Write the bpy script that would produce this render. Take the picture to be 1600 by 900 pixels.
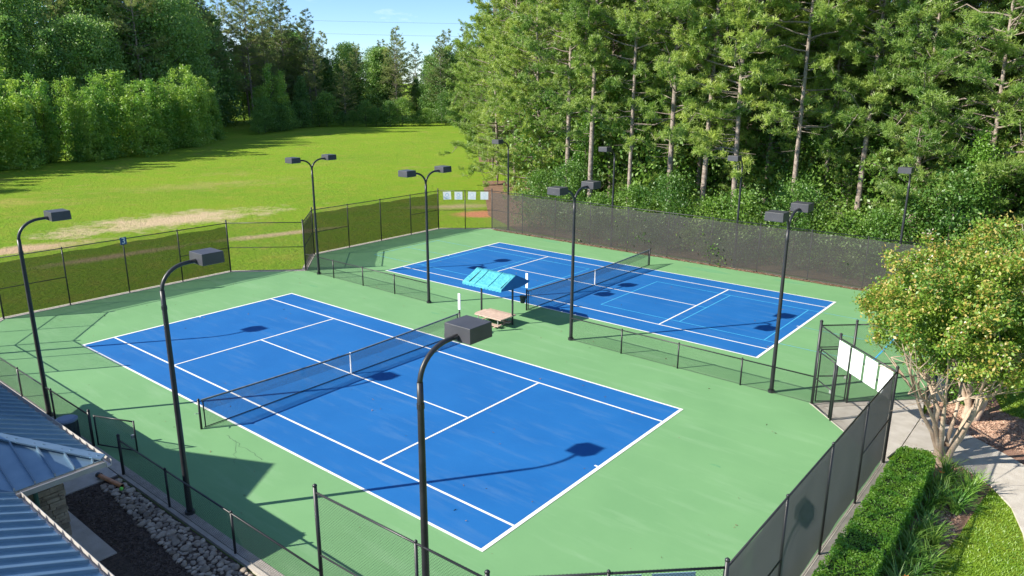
import bpy, math, random
import numpy as np
from mathutils import Vector, Matrix
for o in list(bpy.data.objects): bpy.data.objects.remove(o)
scene = bpy.context.scene
COL = scene.collection
R = math.radians

# ------------------------------------------------------------------ camera
def look_axes(yaw, pitch, roll):
    f = Vector((math.sin(yaw)*math.cos(pitch), math.cos(yaw)*math.cos(pitch), -math.sin(pitch)))
    r = Vector((math.cos(yaw), -math.sin(yaw), 0)); u = r.cross(f)
    return (math.cos(roll)*r + math.sin(roll)*u), (-math.sin(roll)*r + math.cos(roll)*u), f
cam_d = bpy.data.cameras.new('camera'); cam = bpy.data.objects.new('camera', cam_d); COL.objects.link(cam)
r_, u_, f_ = look_axes(-0.6828, 0.2714, 0.0044)
cam.matrix_world = Matrix(((r_.x, u_.x, -f_.x, 22.80), (r_.y, u_.y, -f_.y, -17.748), (r_.z, u_.z, -f_.z, 11.476), (0, 0, 0, 1)))
cam_d.sensor_width = 36; cam_d.lens = 1166.39*36/1600; cam_d.clip_end = 5000
scene.camera = cam
# ------------------------------------------------------------------ sky, sun, exposure
SUN_EL = R(33.05); SUN_AZ = math.atan2(-0.585, -0.811)
world = bpy.data.worlds.new('World'); scene.world = world; world.use_nodes = True
wn, wl = world.node_tree.nodes, world.node_tree.links
bg = wn['Background']
sky = wn.new('ShaderNodeTexSky'); sky.sky_type = 'NISHITA'; sky.sun_disc = False
sky.sun_elevation = SUN_EL; sky.sun_rotation = SUN_AZ % (2*math.pi)
sky.air_density = 0.75; sky.dust_density = 0.0; sky.ozone_density = 6.0
tc = wn.new('ShaderNodeTexCoord'); mp = wn.new('ShaderNodeMapping'); mp.inputs['Scale'].default_value = (1, 1, 3.2)
cn = wn.new('ShaderNodeTexNoise'); cn.inputs['Scale'].default_value = 4.5; cn.inputs['Detail'].default_value = 7; cn.inputs['Roughness'].default_value = .6
cr = wn.new('ShaderNodeValToRGB'); cr.color_ramp.elements[0].position = .52; cr.color_ramp.elements[1].position = .74
cr.color_ramp.elements[1].color = (.75, .75, .75, 1)
cm = wn.new('ShaderNodeMixRGB'); cm.inputs[2].default_value = (8.5, 8.8, 9.3, 1)
wl.new(tc.outputs['Generated'], mp.inputs['Vector']); wl.new(mp.outputs[0], cn.inputs['Vector']); wl.new(cn.outputs['Fac'], cr.inputs[0])
wl.new(cr.outputs[0], cm.inputs[0]); wl.new(sky.outputs[0], cm.inputs[1]); wl.new(cm.outputs[0], bg.inputs['Color'])
bg.inputs['Strength'].default_value = 0.105
sun_d = bpy.data.lights.new('sun', 'SUN'); sun_d.energy = 5.0; sun_d.angle = R(.5); sun_d.color = (1, .94, .82)
sun = bpy.data.objects.new('sun', sun_d); COL.objects.link(sun)
sun.rotation_euler = Vector((0.8986, 1.247, -1.0)).to_track_quat('-Z', 'Y').to_euler()
vs = scene.view_settings; vs.view_transform = 'Standard'; vs.look = 'None'; vs.gamma = 1; vs.use_curve_mapping = False
vs.exposure = 0.95
try: scene.cycles.transparent_max_bounces = 24
except Exception: pass

# ------------------------------------------------------------------ materials
def new_mat(name):
    m = bpy.data.materials.new(name); m.use_nodes = True
    return m, m.node_tree.nodes, m.node_tree.links, m.node_tree.nodes['Principled BSDF']
def noise(n, l, scale, detail=4, vec=None, rough=.55):
    t = n.new('ShaderNodeTexNoise'); t.inputs['Scale'].default_value = scale; t.inputs['Detail'].default_value = detail
    t.inputs['Roughness'].default_value = rough
    if vec is not None: l.new(vec, t.inputs['Vector'])
    return t
def ramp(n, l, fac, a, b, ca=(0,0,0,1), cb=(1,1,1,1)):
    r = n.new('ShaderNodeValToRGB'); e = r.color_ramp.elements
    e[0].position = a; e[1].position = b; e[0].color = ca; e[1].color = cb
    l.new(fac, r.inputs[0]); return r
def mixc(n, l, fac, a, b):
    m = n.new('ShaderNodeMixRGB')
    for s, v in ((0, fac), (1, a), (2, b)):
        if hasattr(v, 'is_linked') or isinstance(v, bpy.types.NodeSocket): l.new(v, m.inputs[s])
        else: m.inputs[s].default_value = v if s == 0 else (*v[:3], 1)
    return m.outputs[0]
def mat(name, c1, c2=None, scale=3, rough=.6, metal=0, bump=0, bscale=40, lo=.35, hi=.65, spec=.5, rnd=0):
    m, n, l, b = new_mat(name)
    b.inputs['Roughness'].default_value = rough; b.inputs['Metallic'].default_value = metal
    b.inputs['Specular IOR Level'].default_value = spec
    pos = n.new('ShaderNodeNewGeometry').outputs['Position']
    if c2 is None: out = None; b.inputs['Base Color'].default_value = (*c1, 1)
    else:
        out = mixc(n, l, ramp(n, l, noise(n, l, scale, 5, pos).outputs['Fac'], lo, hi).outputs[0], c1, c2)
    if rnd:
        oi = n.new('ShaderNodeObjectInfo'); mr = n.new('ShaderNodeMapRange'); l.new(oi.outputs['Random'], mr.inputs[0])
        mr.inputs[3].default_value = 1-rnd; mr.inputs[4].default_value = 1+rnd
        hv = n.new('ShaderNodeHueSaturation'); l.new(mr.outputs[0], hv.inputs['Value'])
        if out is None: hv.inputs['Color'].default_value = (*c1, 1)
        else: l.new(out, hv.inputs['Color'])
        out = hv.outputs[0]
    if out is not None: l.new(out, b.inputs['Base Color'])
    if bump:
        bp = n.new('ShaderNodeBump'); bp.inputs['Strength'].default_value = bump; bp.inputs['Distance'].default_value = .05
        l.new(noise(n, l, bscale, 6, pos).outputs['Fac'], bp.inputs['Height']); l.new(bp.outputs[0], b.inputs['Normal'])
    return m
def leaf_mat(name, c1, c2, trans=.35, scale=.8, rnd=.25):
    m, n, l, b = new_mat(name); n.remove(b); out = n['Material Output']
    pos = n.new('ShaderNodeNewGeometry').outputs['Position']
    c = mixc(n, l, ramp(n, l, noise(n, l, scale, 4, pos).outputs['Fac'], .38, .64).outputs[0], c1, c2)
    oi = n.new('ShaderNodeObjectInfo'); mr = n.new('ShaderNodeMapRange'); l.new(oi.outputs['Random'], mr.inputs[0])
    mr.inputs[3].default_value = 1-rnd; mr.inputs[4].default_value = 1+rnd
    hv = n.new('ShaderNodeHueSaturation'); l.new(mr.outputs[0], hv.inputs['Value']); l.new(c, hv.inputs['Color'])
    mh = n.new('ShaderNodeMapRange'); l.new(oi.outputs['Random'], mh.inputs[0]); mh.inputs[3].default_value = .515; mh.inputs[4].default_value = .488
    l.new(mh.outputs[0], hv.inputs['Hue'])
    d = n.new('ShaderNodeBsdfDiffuse'); t = n.new('ShaderNodeBsdfTranslucent'); mx = n.new('ShaderNodeMixShader'); mx.inputs[0].default_value = trans
    g = n.new('ShaderNodeBsdfGlossy'); g.inputs['Roughness'].default_value = .5; g.inputs['Color'].default_value = (.9, .9, .9, 1)
    m2 = n.new('ShaderNodeMixShader'); m2.inputs[0].default_value = .05
    l.new(hv.outputs[0], d.inputs[0]); l.new(hv.outputs[0], t.inputs[0]); l.new(d.outputs[0], mx.inputs[1]); l.new(t.outputs[0], mx.inputs[2])
    l.new(mx.outputs[0], m2.inputs[1]); l.new(g.outputs[0], m2.inputs[2]); l.new(m2.outputs[0], out.inputs[0])
    return m
def screen_mat(name, color, through, tl_mix=.25):
    m, n, l, b = new_mat(name); n.remove(b); out = n['Material Output']
    pos = n.new('ShaderNodeNewGeometry').outputs['Position']
    c = mixc(n, l, ramp(n, l, noise(n, l, 1.1, 5, pos).outputs['Fac'], .35, .7).outputs[0], color, [v*1.15 for v in color])
    d = n.new('ShaderNodeBsdfDiffuse'); tl = n.new('ShaderNodeBsdfTranslucent'); a = n.new('ShaderNodeMixShader'); a.inputs[0].default_value = tl_mix
    tr = n.new('ShaderNodeBsdfTransparent'); x = n.new('ShaderNodeMixShader'); x.inputs[0].default_value = 1-(through or 0)
    if through is None:      # knitted mesh with depth: open when seen square-on, closed along the weave, for every ray alike
        lw = n.new('ShaderNodeLayerWeight'); lw.inputs['Blend'].default_value = .5
        mr = n.new('ShaderNodeMapRange'); l.new(lw.outputs['Facing'], mr.inputs[0]); mr.inputs[1].default_value = .45; mr.inputs[2].default_value = .72; mr.inputs[3].default_value = .3; mr.inputs[4].default_value = .97
        l.new(mr.outputs[0], x.inputs[0])
    l.new(c, d.inputs[0]); l.new(c, tl.inputs[0]); l.new(d.outputs[0], a.inputs[1]); l.new(tl.outputs[0], a.inputs[2])
    l.new(tr.outputs[0], x.inputs[1]); l.new(a.outputs[0], x.inputs[2]); l.new(x.outputs[0], out.inputs[0])
    return m
M = {}
def court_mat(name, c1, c2, c3):
    m, n, l, b = new_mat(name)
    pos = n.new('ShaderNodeNewGeometry').outputs['Position']
    big = ramp(n, l, noise(n, l, .35, 5, pos).outputs['Fac'], .35, .68).outputs[0]
    a = mixc(n, l, big, c1, c2)
    mp_ = n.new('ShaderNodeMapping'); mp_.inputs['Scale'].default_value = (.25, 1.6, 1); mp_.inputs['Rotation'].default_value = (0, 0, .5); l.new(pos, mp_.inputs['Vector'])
    st = ramp(n, l, noise(n, l, 1.2, 6, mp_.outputs[0], .65).outputs['Fac'], .52, .8).outputs[0]
    a = mixc(n, l, st, a, c3)
    sp = ramp(n, l, noise(n, l, 9, 3, pos).outputs['Fac'], .62, .85).outputs[0]
    mm = n.new('ShaderNodeMath'); mm.operation = 'MULTIPLY'; mm.inputs[1].default_value = .35; l.new(sp, mm.inputs[0])
    a = mixc(n, l, mm.outputs[0], a, [v*.8 for v in c1])
    l.new(a, b.inputs['Base Color']); b.inputs['Roughness'].default_value = .75; b.inputs['Specular IOR Level'].default_value = .25
    bp = n.new('ShaderNodeBump'); bp.inputs['Strength'].default_value = .25; bp.inputs['Distance'].default_value = .01
    l.new(noise(n, l, 120, 4, pos).outputs['Fac'], bp.inputs['Height']); l.new(bp.outputs[0], b.inputs['Normal'])
    return m
M['green'] = court_mat('court_green', (.145, .305, .135), (.165, .335, .15), (.205, .365, .19))
M['blue'] = court_mat('court_blue', (.008, .110, .34), (.012, .128, .375), (.045, .155, .37))
M['line'] = mat('line_paint', (.78, .78, .76), (.68, .68, .66), 2.5, .7)
M['cyan'] = mat('pickleball_paint', (.06, .42, .68), (.05, .36, .62), 2, .7)
M['faintblue'] = mat('worn_blue_paint', (.11, .38, .50), (.15, .38, .26), 3.5, .7)
M['black'] = mat('black_metal', (.018, .019, .022), (.028, .029, .033), 3, .42)
M['headmetal'] = mat('lamp_housing', (.045, .046, .055), (.06, .06, .07), 2, .45)
M['wire'] = mat('black_vinyl_wire', (.02, .024, .022), None, rough=.5)
M['galv'] = mat('galvanised', (.42, .42, .43), (.55, .55, .55), 20, .4, .6)
M['lens'] = mat('lamp_lens', (.25, .27, .3), None, rough=.15)
M['concrete'] = mat('concrete', (.42, .38, .33), (.52, .48, .43), 2.2, .85, bump=.3, bscale=30, rnd=.06)
M['kerb'] = mat('kerb_concrete', (.46, .42, .37), (.36, .32, .28), 3, .85, bump=.3)
M['screenW'] = screen_mat('windscreen_open_weave', (.012, .018, .014), .34)
M['screenF'] = screen_mat('windscreen_sunlit_grey', (.095, .092, .09), .42)  # grey of sun on its front is put into the base colour
M['screenE'] = screen_mat('windscreen_dense', (.13, .135, .145), None, .35)
M['net'] = mat('net_cord', (.02, .022, .03), None, rough=.7)
M['netband'] = mat('net_band', (.10, .12, .14), (.16, .18, .2), 6, .8)
M['white'] = mat('white_sheet', (.8, .8, .8), (.72, .73, .75), 3, .5)
M['signblue'] = mat('sign_print_and_shade_blue', (.35, .5, .68), None, rough=.5)
M['signfaint'] = mat('sign_faint_print', (.62, .66, .74), None, rough=.5)
M['signnum'] = mat('number_plate_blue', (.03, .08, .22), None, rough=.5)
M['awning'] = mat('awning_canvas', (.04, .29, .37), (.08, .41, .48), 11, .75, bump=.6, bscale=9)
M['awning_side'] = mat('awning_canvas_end', (.01, .12, .42), (.012, .14, .46), 4, .7)
M['wood'] = mat('weathered_plank', (.52, .38, .31), (.42, .30, .24), 7, .8, bump=.3, rnd=.12)
M['bark'] = mat('pine_bark', (.17, .13, .105), (.36, .30, .255), 5, .95, bump=1, bscale=14)
M['bark_dark'] = mat('dark_bark', (.06, .05, .04), (.11, .09, .075), 4, .95, bump=.8, bscale=10)
M['bark_tan'] = mat('smooth_tan_bark', (.36, .26, .185), (.52, .41, .31), 3.2, .75, bump=.3, bscale=12)
M['pine'] = leaf_mat('pine_needles', (.19, .325, .048), (.40, .51, .10), .45, .55, .15)
M['pine_far'] = leaf_mat('pine_needles_far', (.16, .23, .065), (.33, .39, .10), .42, .35, .2)
M['leaf'] = leaf_mat('understory_leaves', (.095, .225, .025), (.21, .36, .05), .45, .6, .25)
M['leaf_young'] = leaf_mat('young_tree_leaves', (.16, .34, .04), (.34, .50, .065), .45, .5, .1)
M['leaf_far'] = leaf_mat('woodland_leaves', (.14, .29, .055), (.27, .42, .085), .47, .4, .22)
M['leaf_vine'] = leaf_mat('vine_leaves', (.10, .27, .025), (.20, .38, .04), .45, .9, .08)
M['crape'] = leaf_mat('crape_leaves', (.15, .30, .03), (.29, .41, .045), .45, 1.2, .03)
M['crape_tip'] = leaf_mat('crape_tips', (.48, .34, .07), (.50, .43, .11), .4, 2, .03)
M['crape_bud'] = leaf_mat('crape_buds', (.55, .42, .33), (.62, .55, .46), .3, 2, .03)
M['hedge'] = leaf_mat('hedge_leaves', (.15, .36, .022), (.32, .52, .04), .42, 2.2, .03)
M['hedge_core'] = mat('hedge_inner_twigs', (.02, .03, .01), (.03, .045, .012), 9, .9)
M['lily'] = leaf_mat('daylily_leaves', (.13, .31, .04), (.25, .42, .06), .45, 2, .1)
M['bloom'] = leaf_mat('orange_bloom', (.75, .22, .03), (.8, .3, .04), .3, 3, .05)
M['roof'] = mat('standing_seam_metal', (.22, .34, .44), (.27, .40, .50), 2, .28, .6)  # blue of the reflected sky is put into the base colour
M['rib'] = mat('standing_seam_rib', (.2, .29, .37), None, rough=.28, metal=.6)
M['gutter'] = mat('gutter_metal', (.50, .47, .44), (.58, .55, .52), 3, .4, .3)
M['spout'] = mat('green_downspout', (.05, .13, .11), None, rough=.4)
M['trim'] = mat('fascia_paint', (.45, .43, .30), (.5, .48, .36), 4, .6)
M['stucco'] = mat('stucco_wall', (.42, .36, .28), (.48, .42, .33), 5, .9, bump=.4)
M['stone'] = mat('ledge_stone', (.22, .17, .12), (.38, .31, .23), 3.5, .9, bump=.6, bscale=18, rnd=.3)
M['mortar'] = mat('mortar', (.18, .16, .14), None, rough=.95)
M['rock'] = mat('river_rock', (.27, .22, .17), (.45, .39, .32), 5, .85, bump=.4, bscale=30, rnd=.35)
M['soil'] = mat('dark_soil_mulch', (.05, .035, .027), (.095, .068, .052), 9, .95, bump=1, bscale=22)
M['mulch'] = mat('red_brown_mulch', (.20, .10, .07), (.33, .20, .14), 14, .95, bump=1, bscale=26)
M['chip'] = mat('mulch_chip', (.34, .20, .14), (.48, .33, .24), 10, .9, rnd=.2)
M['darkchip'] = mat('soil_chip', (.07, .05, .04), (.15, .115, .09), 10, .9)
M['pvc'] = mat('orange_drain_pipe', (.62, .24, .09), (.68, .32, .16), 6, .5)
M['limeball'] = mat('tennis_ball_felt', (.25, .8, .12), None, rough=.9)
M['bin'] = mat('dark_bin', (.02, .035, .045), (.03, .045, .055), 3, .5)
M['binlid'] = mat('blue_grey_lid', (.16, .22, .32), None, rough=.5)
M['blade'] = leaf_mat('lawn_blades', (.17, .34, .03), (.28, .43, .045), .4, .9, .02)
M['straw'] = mat('pine_straw_floor', (.15, .08, .045), (.24, .14, .085), 2, .95, bump=1, bscale=8)
M['crack'] = mat('court_crack', (.09, .17, .09), None, rough=.9)
M['stain'] = mat('court_stain', (.11, .28, .13), (.13, .32, .14), 9, .9)
M['cable'] = mat('power_cable', (.05, .05, .055), None, rough=.6)

def ground_mat():
    m, n, l, b = new_mat('field_grass')
    pos = n.new('ShaderNodeNewGeometry').outputs['Position']
    big = ramp(n, l, noise(n, l, .06, 5, pos).outputs['Fac'], .35, .68).outputs[0]
    g = mixc(n, l, big, (.205, .335, .022), (.15, .285, .02))
    tuft = ramp(n, l, noise(n, l, .42, 8, pos, .8).outputs['Fac'], .46, .70).outputs[0]
    g = mixc(n, l, tuft, g, (.29, .30, .045))
    fine = ramp(n, l, noise(n, l, 4.5, 5, pos, .75).outputs['Fac'], .3, .7).outputs[0]
    mf = n.new('ShaderNodeMath'); mf.operation = 'MULTIPLY'; mf.inputs[1].default_value = .6; l.new(fine, mf.inputs[0])
    g = mixc(n, l, mf.outputs[0], g, (.14, .215, .012))
    xyz = n.new('ShaderNodeSeparateXYZ'); l.new(pos, xyz.inputs[0])
    wob = noise(n, l, .35, 8, pos, .8).outputs['Fac']
    def mth(op, a, c=None):
        q = n.new('ShaderNodeMath'); q.operation = op
        for i, v in enumerate((a, c)):
            if v is None: continue
            if isinstance(v, (int, float)): q.inputs[i].default_value = v
            else: l.new(v, q.inputs[i])
        return q.outputs[0]
    def patch(cx, cy, ang, ra, rb, edge, col, g, amp=2.4, op=1):
        dx = mth('SUBTRACT', xyz.outputs[0], cx); dy = mth('SUBTRACT', xyz.outputs[1], cy)
        c, s = math.cos(ang), math.sin(ang)
        uu = mth('DIVIDE', mth('ADD', mth('MULTIPLY', dx, c), mth('MULTIPLY', dy, s)), ra)
        vv = mth('DIVIDE', mth('SUBTRACT', mth('MULTIPLY', dy, c), mth('MULTIPLY', dx, s)), rb)
        d = mth('SQRT', mth('ADD', mth('MULTIPLY', uu, uu), mth('MULTIPLY', vv, vv)))
        d = mth('ADD', d, mth('MULTIPLY', mth('SUBTRACT', wob, .5), amp))
        rr = ramp(n, l, d, edge, 1.0, (1,1,1,1), (0,0,0,1)).outputs[0]
        return mixc(n, l, mth('MULTIPLY', rr, op), g, col)
    brown = ramp(n, l, noise(n, l, .13, 8, pos, .78).outputs['Fac'], .56, .70).outputs[0]
    mb_ = n.new('ShaderNodeMath'); mb_.operation = 'MULTIPLY'; mb_.inputs[1].default_value = .5; l.new(brown, mb_.inputs[0])
    g = mixc(n, l, mb_.outputs[0], g, (.36, .27, .10))
    sand = (.60, .44, .30)
    g = patch(-38.5, 12.0, 1.50, 11, 4.0, .25, sand, g, 3.2, .85)
    g = patch(-36.0, -3.0, 1.45, 10, 1.8, .4, (.50, .36, .22), g)
    g = patch(-60, 2, 1.25, 13, 4.0, .0, (.42, .31, .10), g, 3.5, .6)
    g = patch(-58, 26, 1.2, 12, 4.0, .0, (.38, .29, .12), g, 4, .45)
    g = patch(-29, 3.5, 1.5, 6, 1.0, .2, (.42, .32, .18), g, 2.0)
    g = patch(-27, 15, 1.3, 7, 1.0, .2, (.42, .33, .18), g, 2.0)
    g = patch(-20.5, 32.5, .9, 4.5, 2.2, .5, (.50, .21, .11), g, 1.2)
    g = patch(-26, 33, .9, 5, 1.6, .1, (.40, .31, .17), g, 1.8)
    l.new(g, b.inputs['Base Color']); b.inputs['Roughness'].default_value = .95; b.inputs['Specular IOR Level'].default_value = .1
    bp = n.new('ShaderNodeBump'); bp.inputs['Strength'].default_value = .9; bp.inputs['Distance'].default_value = .25
    l.new(noise(n, l, 2.6, 7, pos, .75).outputs['Fac'], bp.inputs['Height']); l.new(bp.outputs[0], b.inputs['Normal'])
    return m
M['field'] = ground_mat()

# ------------------------------------------------------------------ mesh helpers
def np_mesh(name, V, F, mi=None, smooth=False):
    V = np.asarray(V, np.float32); F = np.asarray(F, np.int32); k = F.shape[1]
    me = bpy.data.meshes.new(name)
    me.vertices.add(len(V)); me.vertices.foreach_set('co', V.ravel())
    me.loops.add(F.size); me.loops.foreach_set('vertex_index', F.ravel())
    me.polygons.add(len(F)); me.polygons.foreach_set('loop_start', np.arange(0, F.size, k, dtype=np.int32))
    me.polygons.foreach_set('loop_total', np.full(len(F), k, np.int32))
    if mi is not None: me.polygons.foreach_set('material_index', np.asarray(mi, np.int32))
    if smooth: me.polygons.foreach_set('use_smooth', np.ones(len(F), bool))
    me.update(calc_edges=True); return me
def link(name, me, mats, parent=None):
    o = bpy.data.objects.new(name, me); COL.objects.link(o)
    for m in (mats if isinstance(mats, (list, tuple)) else [mats]):
        if m.name not in [x.name for x in me.materials if x]: me.materials.append(m)
    if parent is not None: o.parent = parent
    return o
class MB:
    def __init__(s): s.v = []; s.f = []
    def add(s, vs, fs):
        k = len(s.v); s.v += [tuple(p) for p in vs]; s.f += [tuple(i+k for i in f) for f in fs]; return s
    def box(s, a, b):
        (x0, y0, z0), (x1, y1, z1) = a, b
        return s.add([(x0,y0,z0),(x1,y0,z0),(x1,y1,z0),(x0,y1,z0),(x0,y0,z1),(x1,y0,z1),(x1,y1,z1),(x0,y1,z1)],
              [(0,3,2,1),(4,5,6,7),(0,1,5,4),(1,2,6,5),(2,3,7,6),(3,0,4,7)])
    def obox(s, c, ax, ay, az):      # oriented box, half-axis vectors
        c, ax, ay, az = map(Vector, (c, ax, ay, az))
        P = [c+i*ax+j*ay+k*az for k in (-1, 1) for (i, j) in ((-1,-1),(1,-1),(1,1),(-1,1))]
        return s.add(P, [(0,3,2,1),(4,5,6,7),(0,1,5,4),(1,2,6,5),(2,3,7,6),(3,0,4,7)])
    def tube(s, pts, rad, n=8, caps=True):
        pts = [Vector(p) for p in pts]; rs = rad if isinstance(rad, (list, tuple)) else [rad]*len(pts)
        k = len(s.v); ref = None
        for i, p in enumerate(pts):
            d = (pts[min(i+1, len(pts)-1)] - pts[max(i-1, 0)]).normalized()
            if ref is None: ref = Vector((1,0,0)) if abs(d.x) < .9 else Vector((0,1,0))
            a = (ref - d*ref.dot(d)).normalized(); b = d.cross(a); ref = a
            for j in range(n):
                t = 2*math.pi*j/n; s.v.append(tuple(p + (a*math.cos(t)+b*math.sin(t))*rs[i]))
        for i in range(len(pts)-1):
            for j in range(n):
                s.f.append((k+i*n+j, k+i*n+(j+1) % n, k+(i+1)*n+(j+1) % n, k+(i+1)*n+j))
        if caps:
            s.f.append(tuple(k+j for j in reversed(range(n)))); s.f.append(tuple(k+(len(pts)-1)*n+j for j in range(n)))
        return s
    def poly(s, pts, th=None):       # polygon (counter-clockwise from above), optional thickness downwards
        n = len(pts)
        if th is None: return s.add(pts, [tuple(range(n))])
        low = [(p[0], p[1], p[2]-th) for p in pts]
        return s.add(list(pts)+low, [tuple(range(n)), tuple(range(2*n-1, n-1, -1))] + [(i, n+i, n+(i+1) % n, (i+1) % n) for i in range(n)])
    def build(s, name, m, parent=None, smooth=False, bevel=0):
        off = Vector(parent_loc(parent)) if parent is not None else Vector((0,0,0))
        me = bpy.data.meshes.new(name); me.from_pydata([(p[0]-off.x, p[1]-off.y, p[2]-off.z) for p in s.v], [], s.f)
        if smooth: me.polygons.foreach_set('use_smooth', [True]*len(me.polygons))
        me.update(); o = link(name, me, m, parent)
        if bevel:
            bm = o.modifiers.new('bevel', 'BEVEL'); bm.width = bevel; bm.segments = 2; bm.limit_method = 'ANGLE'
        return o
def parent_loc(p):
    v = Vector((0,0,0))
    while p is not None: v += p.location; p = p.parent
    return v
def tag(o, label=None, cat=None, group=None, kind=None):
    if label: o['label'] = label
    if cat: o['category'] = cat
    if group: o['group'] = group
    if kind: o['kind'] = kind
    return o
def thing(name, label, cat, loc=(0,0,0), group=None):
    o = bpy.data.objects.new(name, None); COL.objects.link(o); o.location = loc; o.empty_display_size = .2
    return tag(o, label, cat, group)
def copy_tree(o, parent=None):
    c = o.copy(); COL.objects.link(c); c.parent = parent
    for ch in list(o.children): copy_tree(ch, c)
    return c
def struct(name, mb, m, **k):
    return tag(mb.build(name, m, **k), kind='structure')
_ones = ['first','second','third','fourth','fifth','sixth','seventh','eighth','ninth']
ORD = _ones+['tenth','eleventh','twelfth','thirteenth','fourteenth','fifteenth','sixteenth','seventeenth','eighteenth','nineteenth']
for _t, _r in (('twentieth','twenty'),('thirtieth','thirty'),('fortieth','forty'),('fiftieth','fifty')): ORD += [_t]+[_r+'-'+o for o in _ones]

# ------------------------------------------------------------------ ground and courts
def grid_ground():
    xs = np.concatenate([np.linspace(-1800, -260, 8), np.linspace(-240, 60, 76), np.linspace(90, 1800, 8)])
    ys = np.concatenate([np.linspace(-1800, -80, 8), np.linspace(-60, 200, 66), np.linspace(230, 1800, 8)])
    X, Y = np.meshgrid(xs, ys)
    rs = np.random.RandomState(4)
    Z = np.zeros_like(X)
    for _ in range(14):
        kx, ky, ph = rs.uniform(-.12, .12), rs.uniform(-.12, .12), rs.uniform(0, 6.28); Z += .06*np.sin(kx*X+ky*Y+ph)
    far = np.clip((np.maximum(np.maximum(-X-26, Y-40), 0))/25, 0, 1)      # flat round the courts
    Z = Z*far - .07
    V = np.stack([X, Y, Z], -1).reshape(-1, 3); nx = len(xs); F = []
    for j in range(len(ys)-1):
        for i in range(nx-1): a = j*nx+i; F.append((a, a+1, a+nx+1, a+nx))
    return np_mesh('ground', V, F, smooth=True)
tag(link('ground', grid_ground(), M['field']), kind='structure')
WX, EX, NY, SY = -18.85, 18.55, 26.9, -9.3
OUT = [(WX,-6.35),(-15.55,SY),(15.4,SY),(18.5,-6.3),(EX,5.9),(15.35,9.0),(EX,12.1),(EX,24.0),(15.45,NY),(-15.6,NY),(WX,24.14),(WX,12.16),(-15.58,9.1),(WX,5.94)]
def lay(pts, z, name, m, parent=None, th=None):
    return MB().poly([(x, y, z) for x, y in pts], th).build(name, m, parent)
court = tag(lay(OUT, 0, 'court_surface', M['green'], th=.12), kind='structure')
def offset_poly(P, d):      # outward for a counter-clockwise polygon
    n = len(P); out = []
    for i in range(n):
        a, b, c = Vector(P[i-1]), Vector(P[i]), Vector(P[(i+1) % n])
        e1 = (b-a).normalized(); e2 = (c-b).normalized()
        n1 = Vector((e1.y, -e1.x)); n2 = Vector((e2.y, -e2.x)); k = (n1+n2); k = k/(1+n1.dot(n2))
        out.append(tuple(b+k*d))
    return out
o1 = offset_poly(OUT, -.06); o2 = offset_poly(OUT, .30)
kb = MB()
for i in range(len(OUT)):
    j = (i+1) % len(OUT)
    a, b, c, d = o1[i], o1[j], o2[j], o2[i]
    kb.add([(*a,.018),(*b,.018),(*c,.018),(*d,.018),(*a,-.1),(*b,-.1),(*c,-.1),(*d,-.1)], [(3,2,1,0),(0,1,5,4),(2,3,7,6)])
struct('kerb', kb, M['kerb'])
def rect(x0, y0, x1, y1): return [(x0,y0),(x1,y0),(x1,y1),(x0,y1)]
L, W, S, V6 = 11.885, 5.485, 4.115, 6.40
def tennis_court(cx, cy, pickle):
    lay([(cx+x, cy+y) for x, y in rect(-L, -W, L, W)], .004, 'play_area', M['blue'], court)
    h = .05; z = .012
    lines = [rect(-L,-W-0.03,L,-W+.06), rect(-L,W-.06,L,W+.03), rect(-L-.04,-W-.03,-L+.08,W+.03), rect(L-.08,-W-.03,L+.04,W+.03),
             rect(-L+.08,-S-.04,L-.08,-S+.04), rect(-L+.08,S-.04,L-.08,S+.04),
             rect(-V6-.04,-S+.04,-V6+.04,S-.04), rect(V6-.04,-S+.04,V6+.04,S-.04), rect(-V6+.04,-.035,V6-.04,.035),
             rect(-L+.08,-.035,-L+.2,.035), rect(L-.2,-.035,L-.08,.035)]
    for i, q in enumerate(lines):
        lay([(cx+x, cy+y) for x, y in q], z - (.0015 if i < 2 else 0), 'line', M['line'], court)
    if pickle:
        z = .008; k = .025
        for s in (-1, 1):
            for (x0, y0, x1, y1) in [(2.4,-3.05,L,-3.05),(2.4,3.05,L,3.05),(2.4,-3.05,2.4,3.05),(6.97,-3.05,6.97,3.05),(11.24,-3.05,11.24,3.05),(2.4,0,6.97,0)]:
                a, b = sorted((s*x0, s*x1))
                lay([(cx+x, cy+y) for x, y in rect(a-k, min(y0,y1)-k, b+k, max(y0,y1)+k)], z + (.0008 if y0 == y1 else 0), 'pickleball_line', M['cyan'], court)
            for (x0, y0, x1, y1) in [(L,-3.05,15.82,-3.05),(L,3.05,15.82,3.05),(15.82,-3.05,15.82,3.05),(L,0,15.82,0)]:
                a, b = sorted((s*x0, s*x1))
                lay([(cx+x, cy+y) for x, y in rect(a-k*1.3, min(y0,y1)-k*1.3, b+k*1.3, max(y0,y1)+k*1.3)], z + (.0008 if y0 == y1 else 0), 'pickleball_line', M['faintblue'] if (y0==y1 or s<0) else M['cyan'], court)
tennis_court(0, 0, False)
BX, BY = .08, 17.81
tennis_court(BX, BY, True)
def ribbon(pts, w, z, name, m, parent):
    mb = MB(); random.seed(len(pts)); P = [Vector((x, y, z)) for x, y in pts]
    vs = []
    for i, p in enumerate(P):
        d = (P[min(i+1, len(P)-1)]-P[max(i-1, 0)]).normalized(); s = Vector((-d.y, d.x, 0))*w*random.uniform(.5, 1.2)
        vs += [p-s, p+s]
    return mb.add(vs, [(2*i, 2*i+1, 2*i+3, 2*i+2) for i in range(len(P)-1)]).build(name, m, parent)
random.seed(2)
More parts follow.
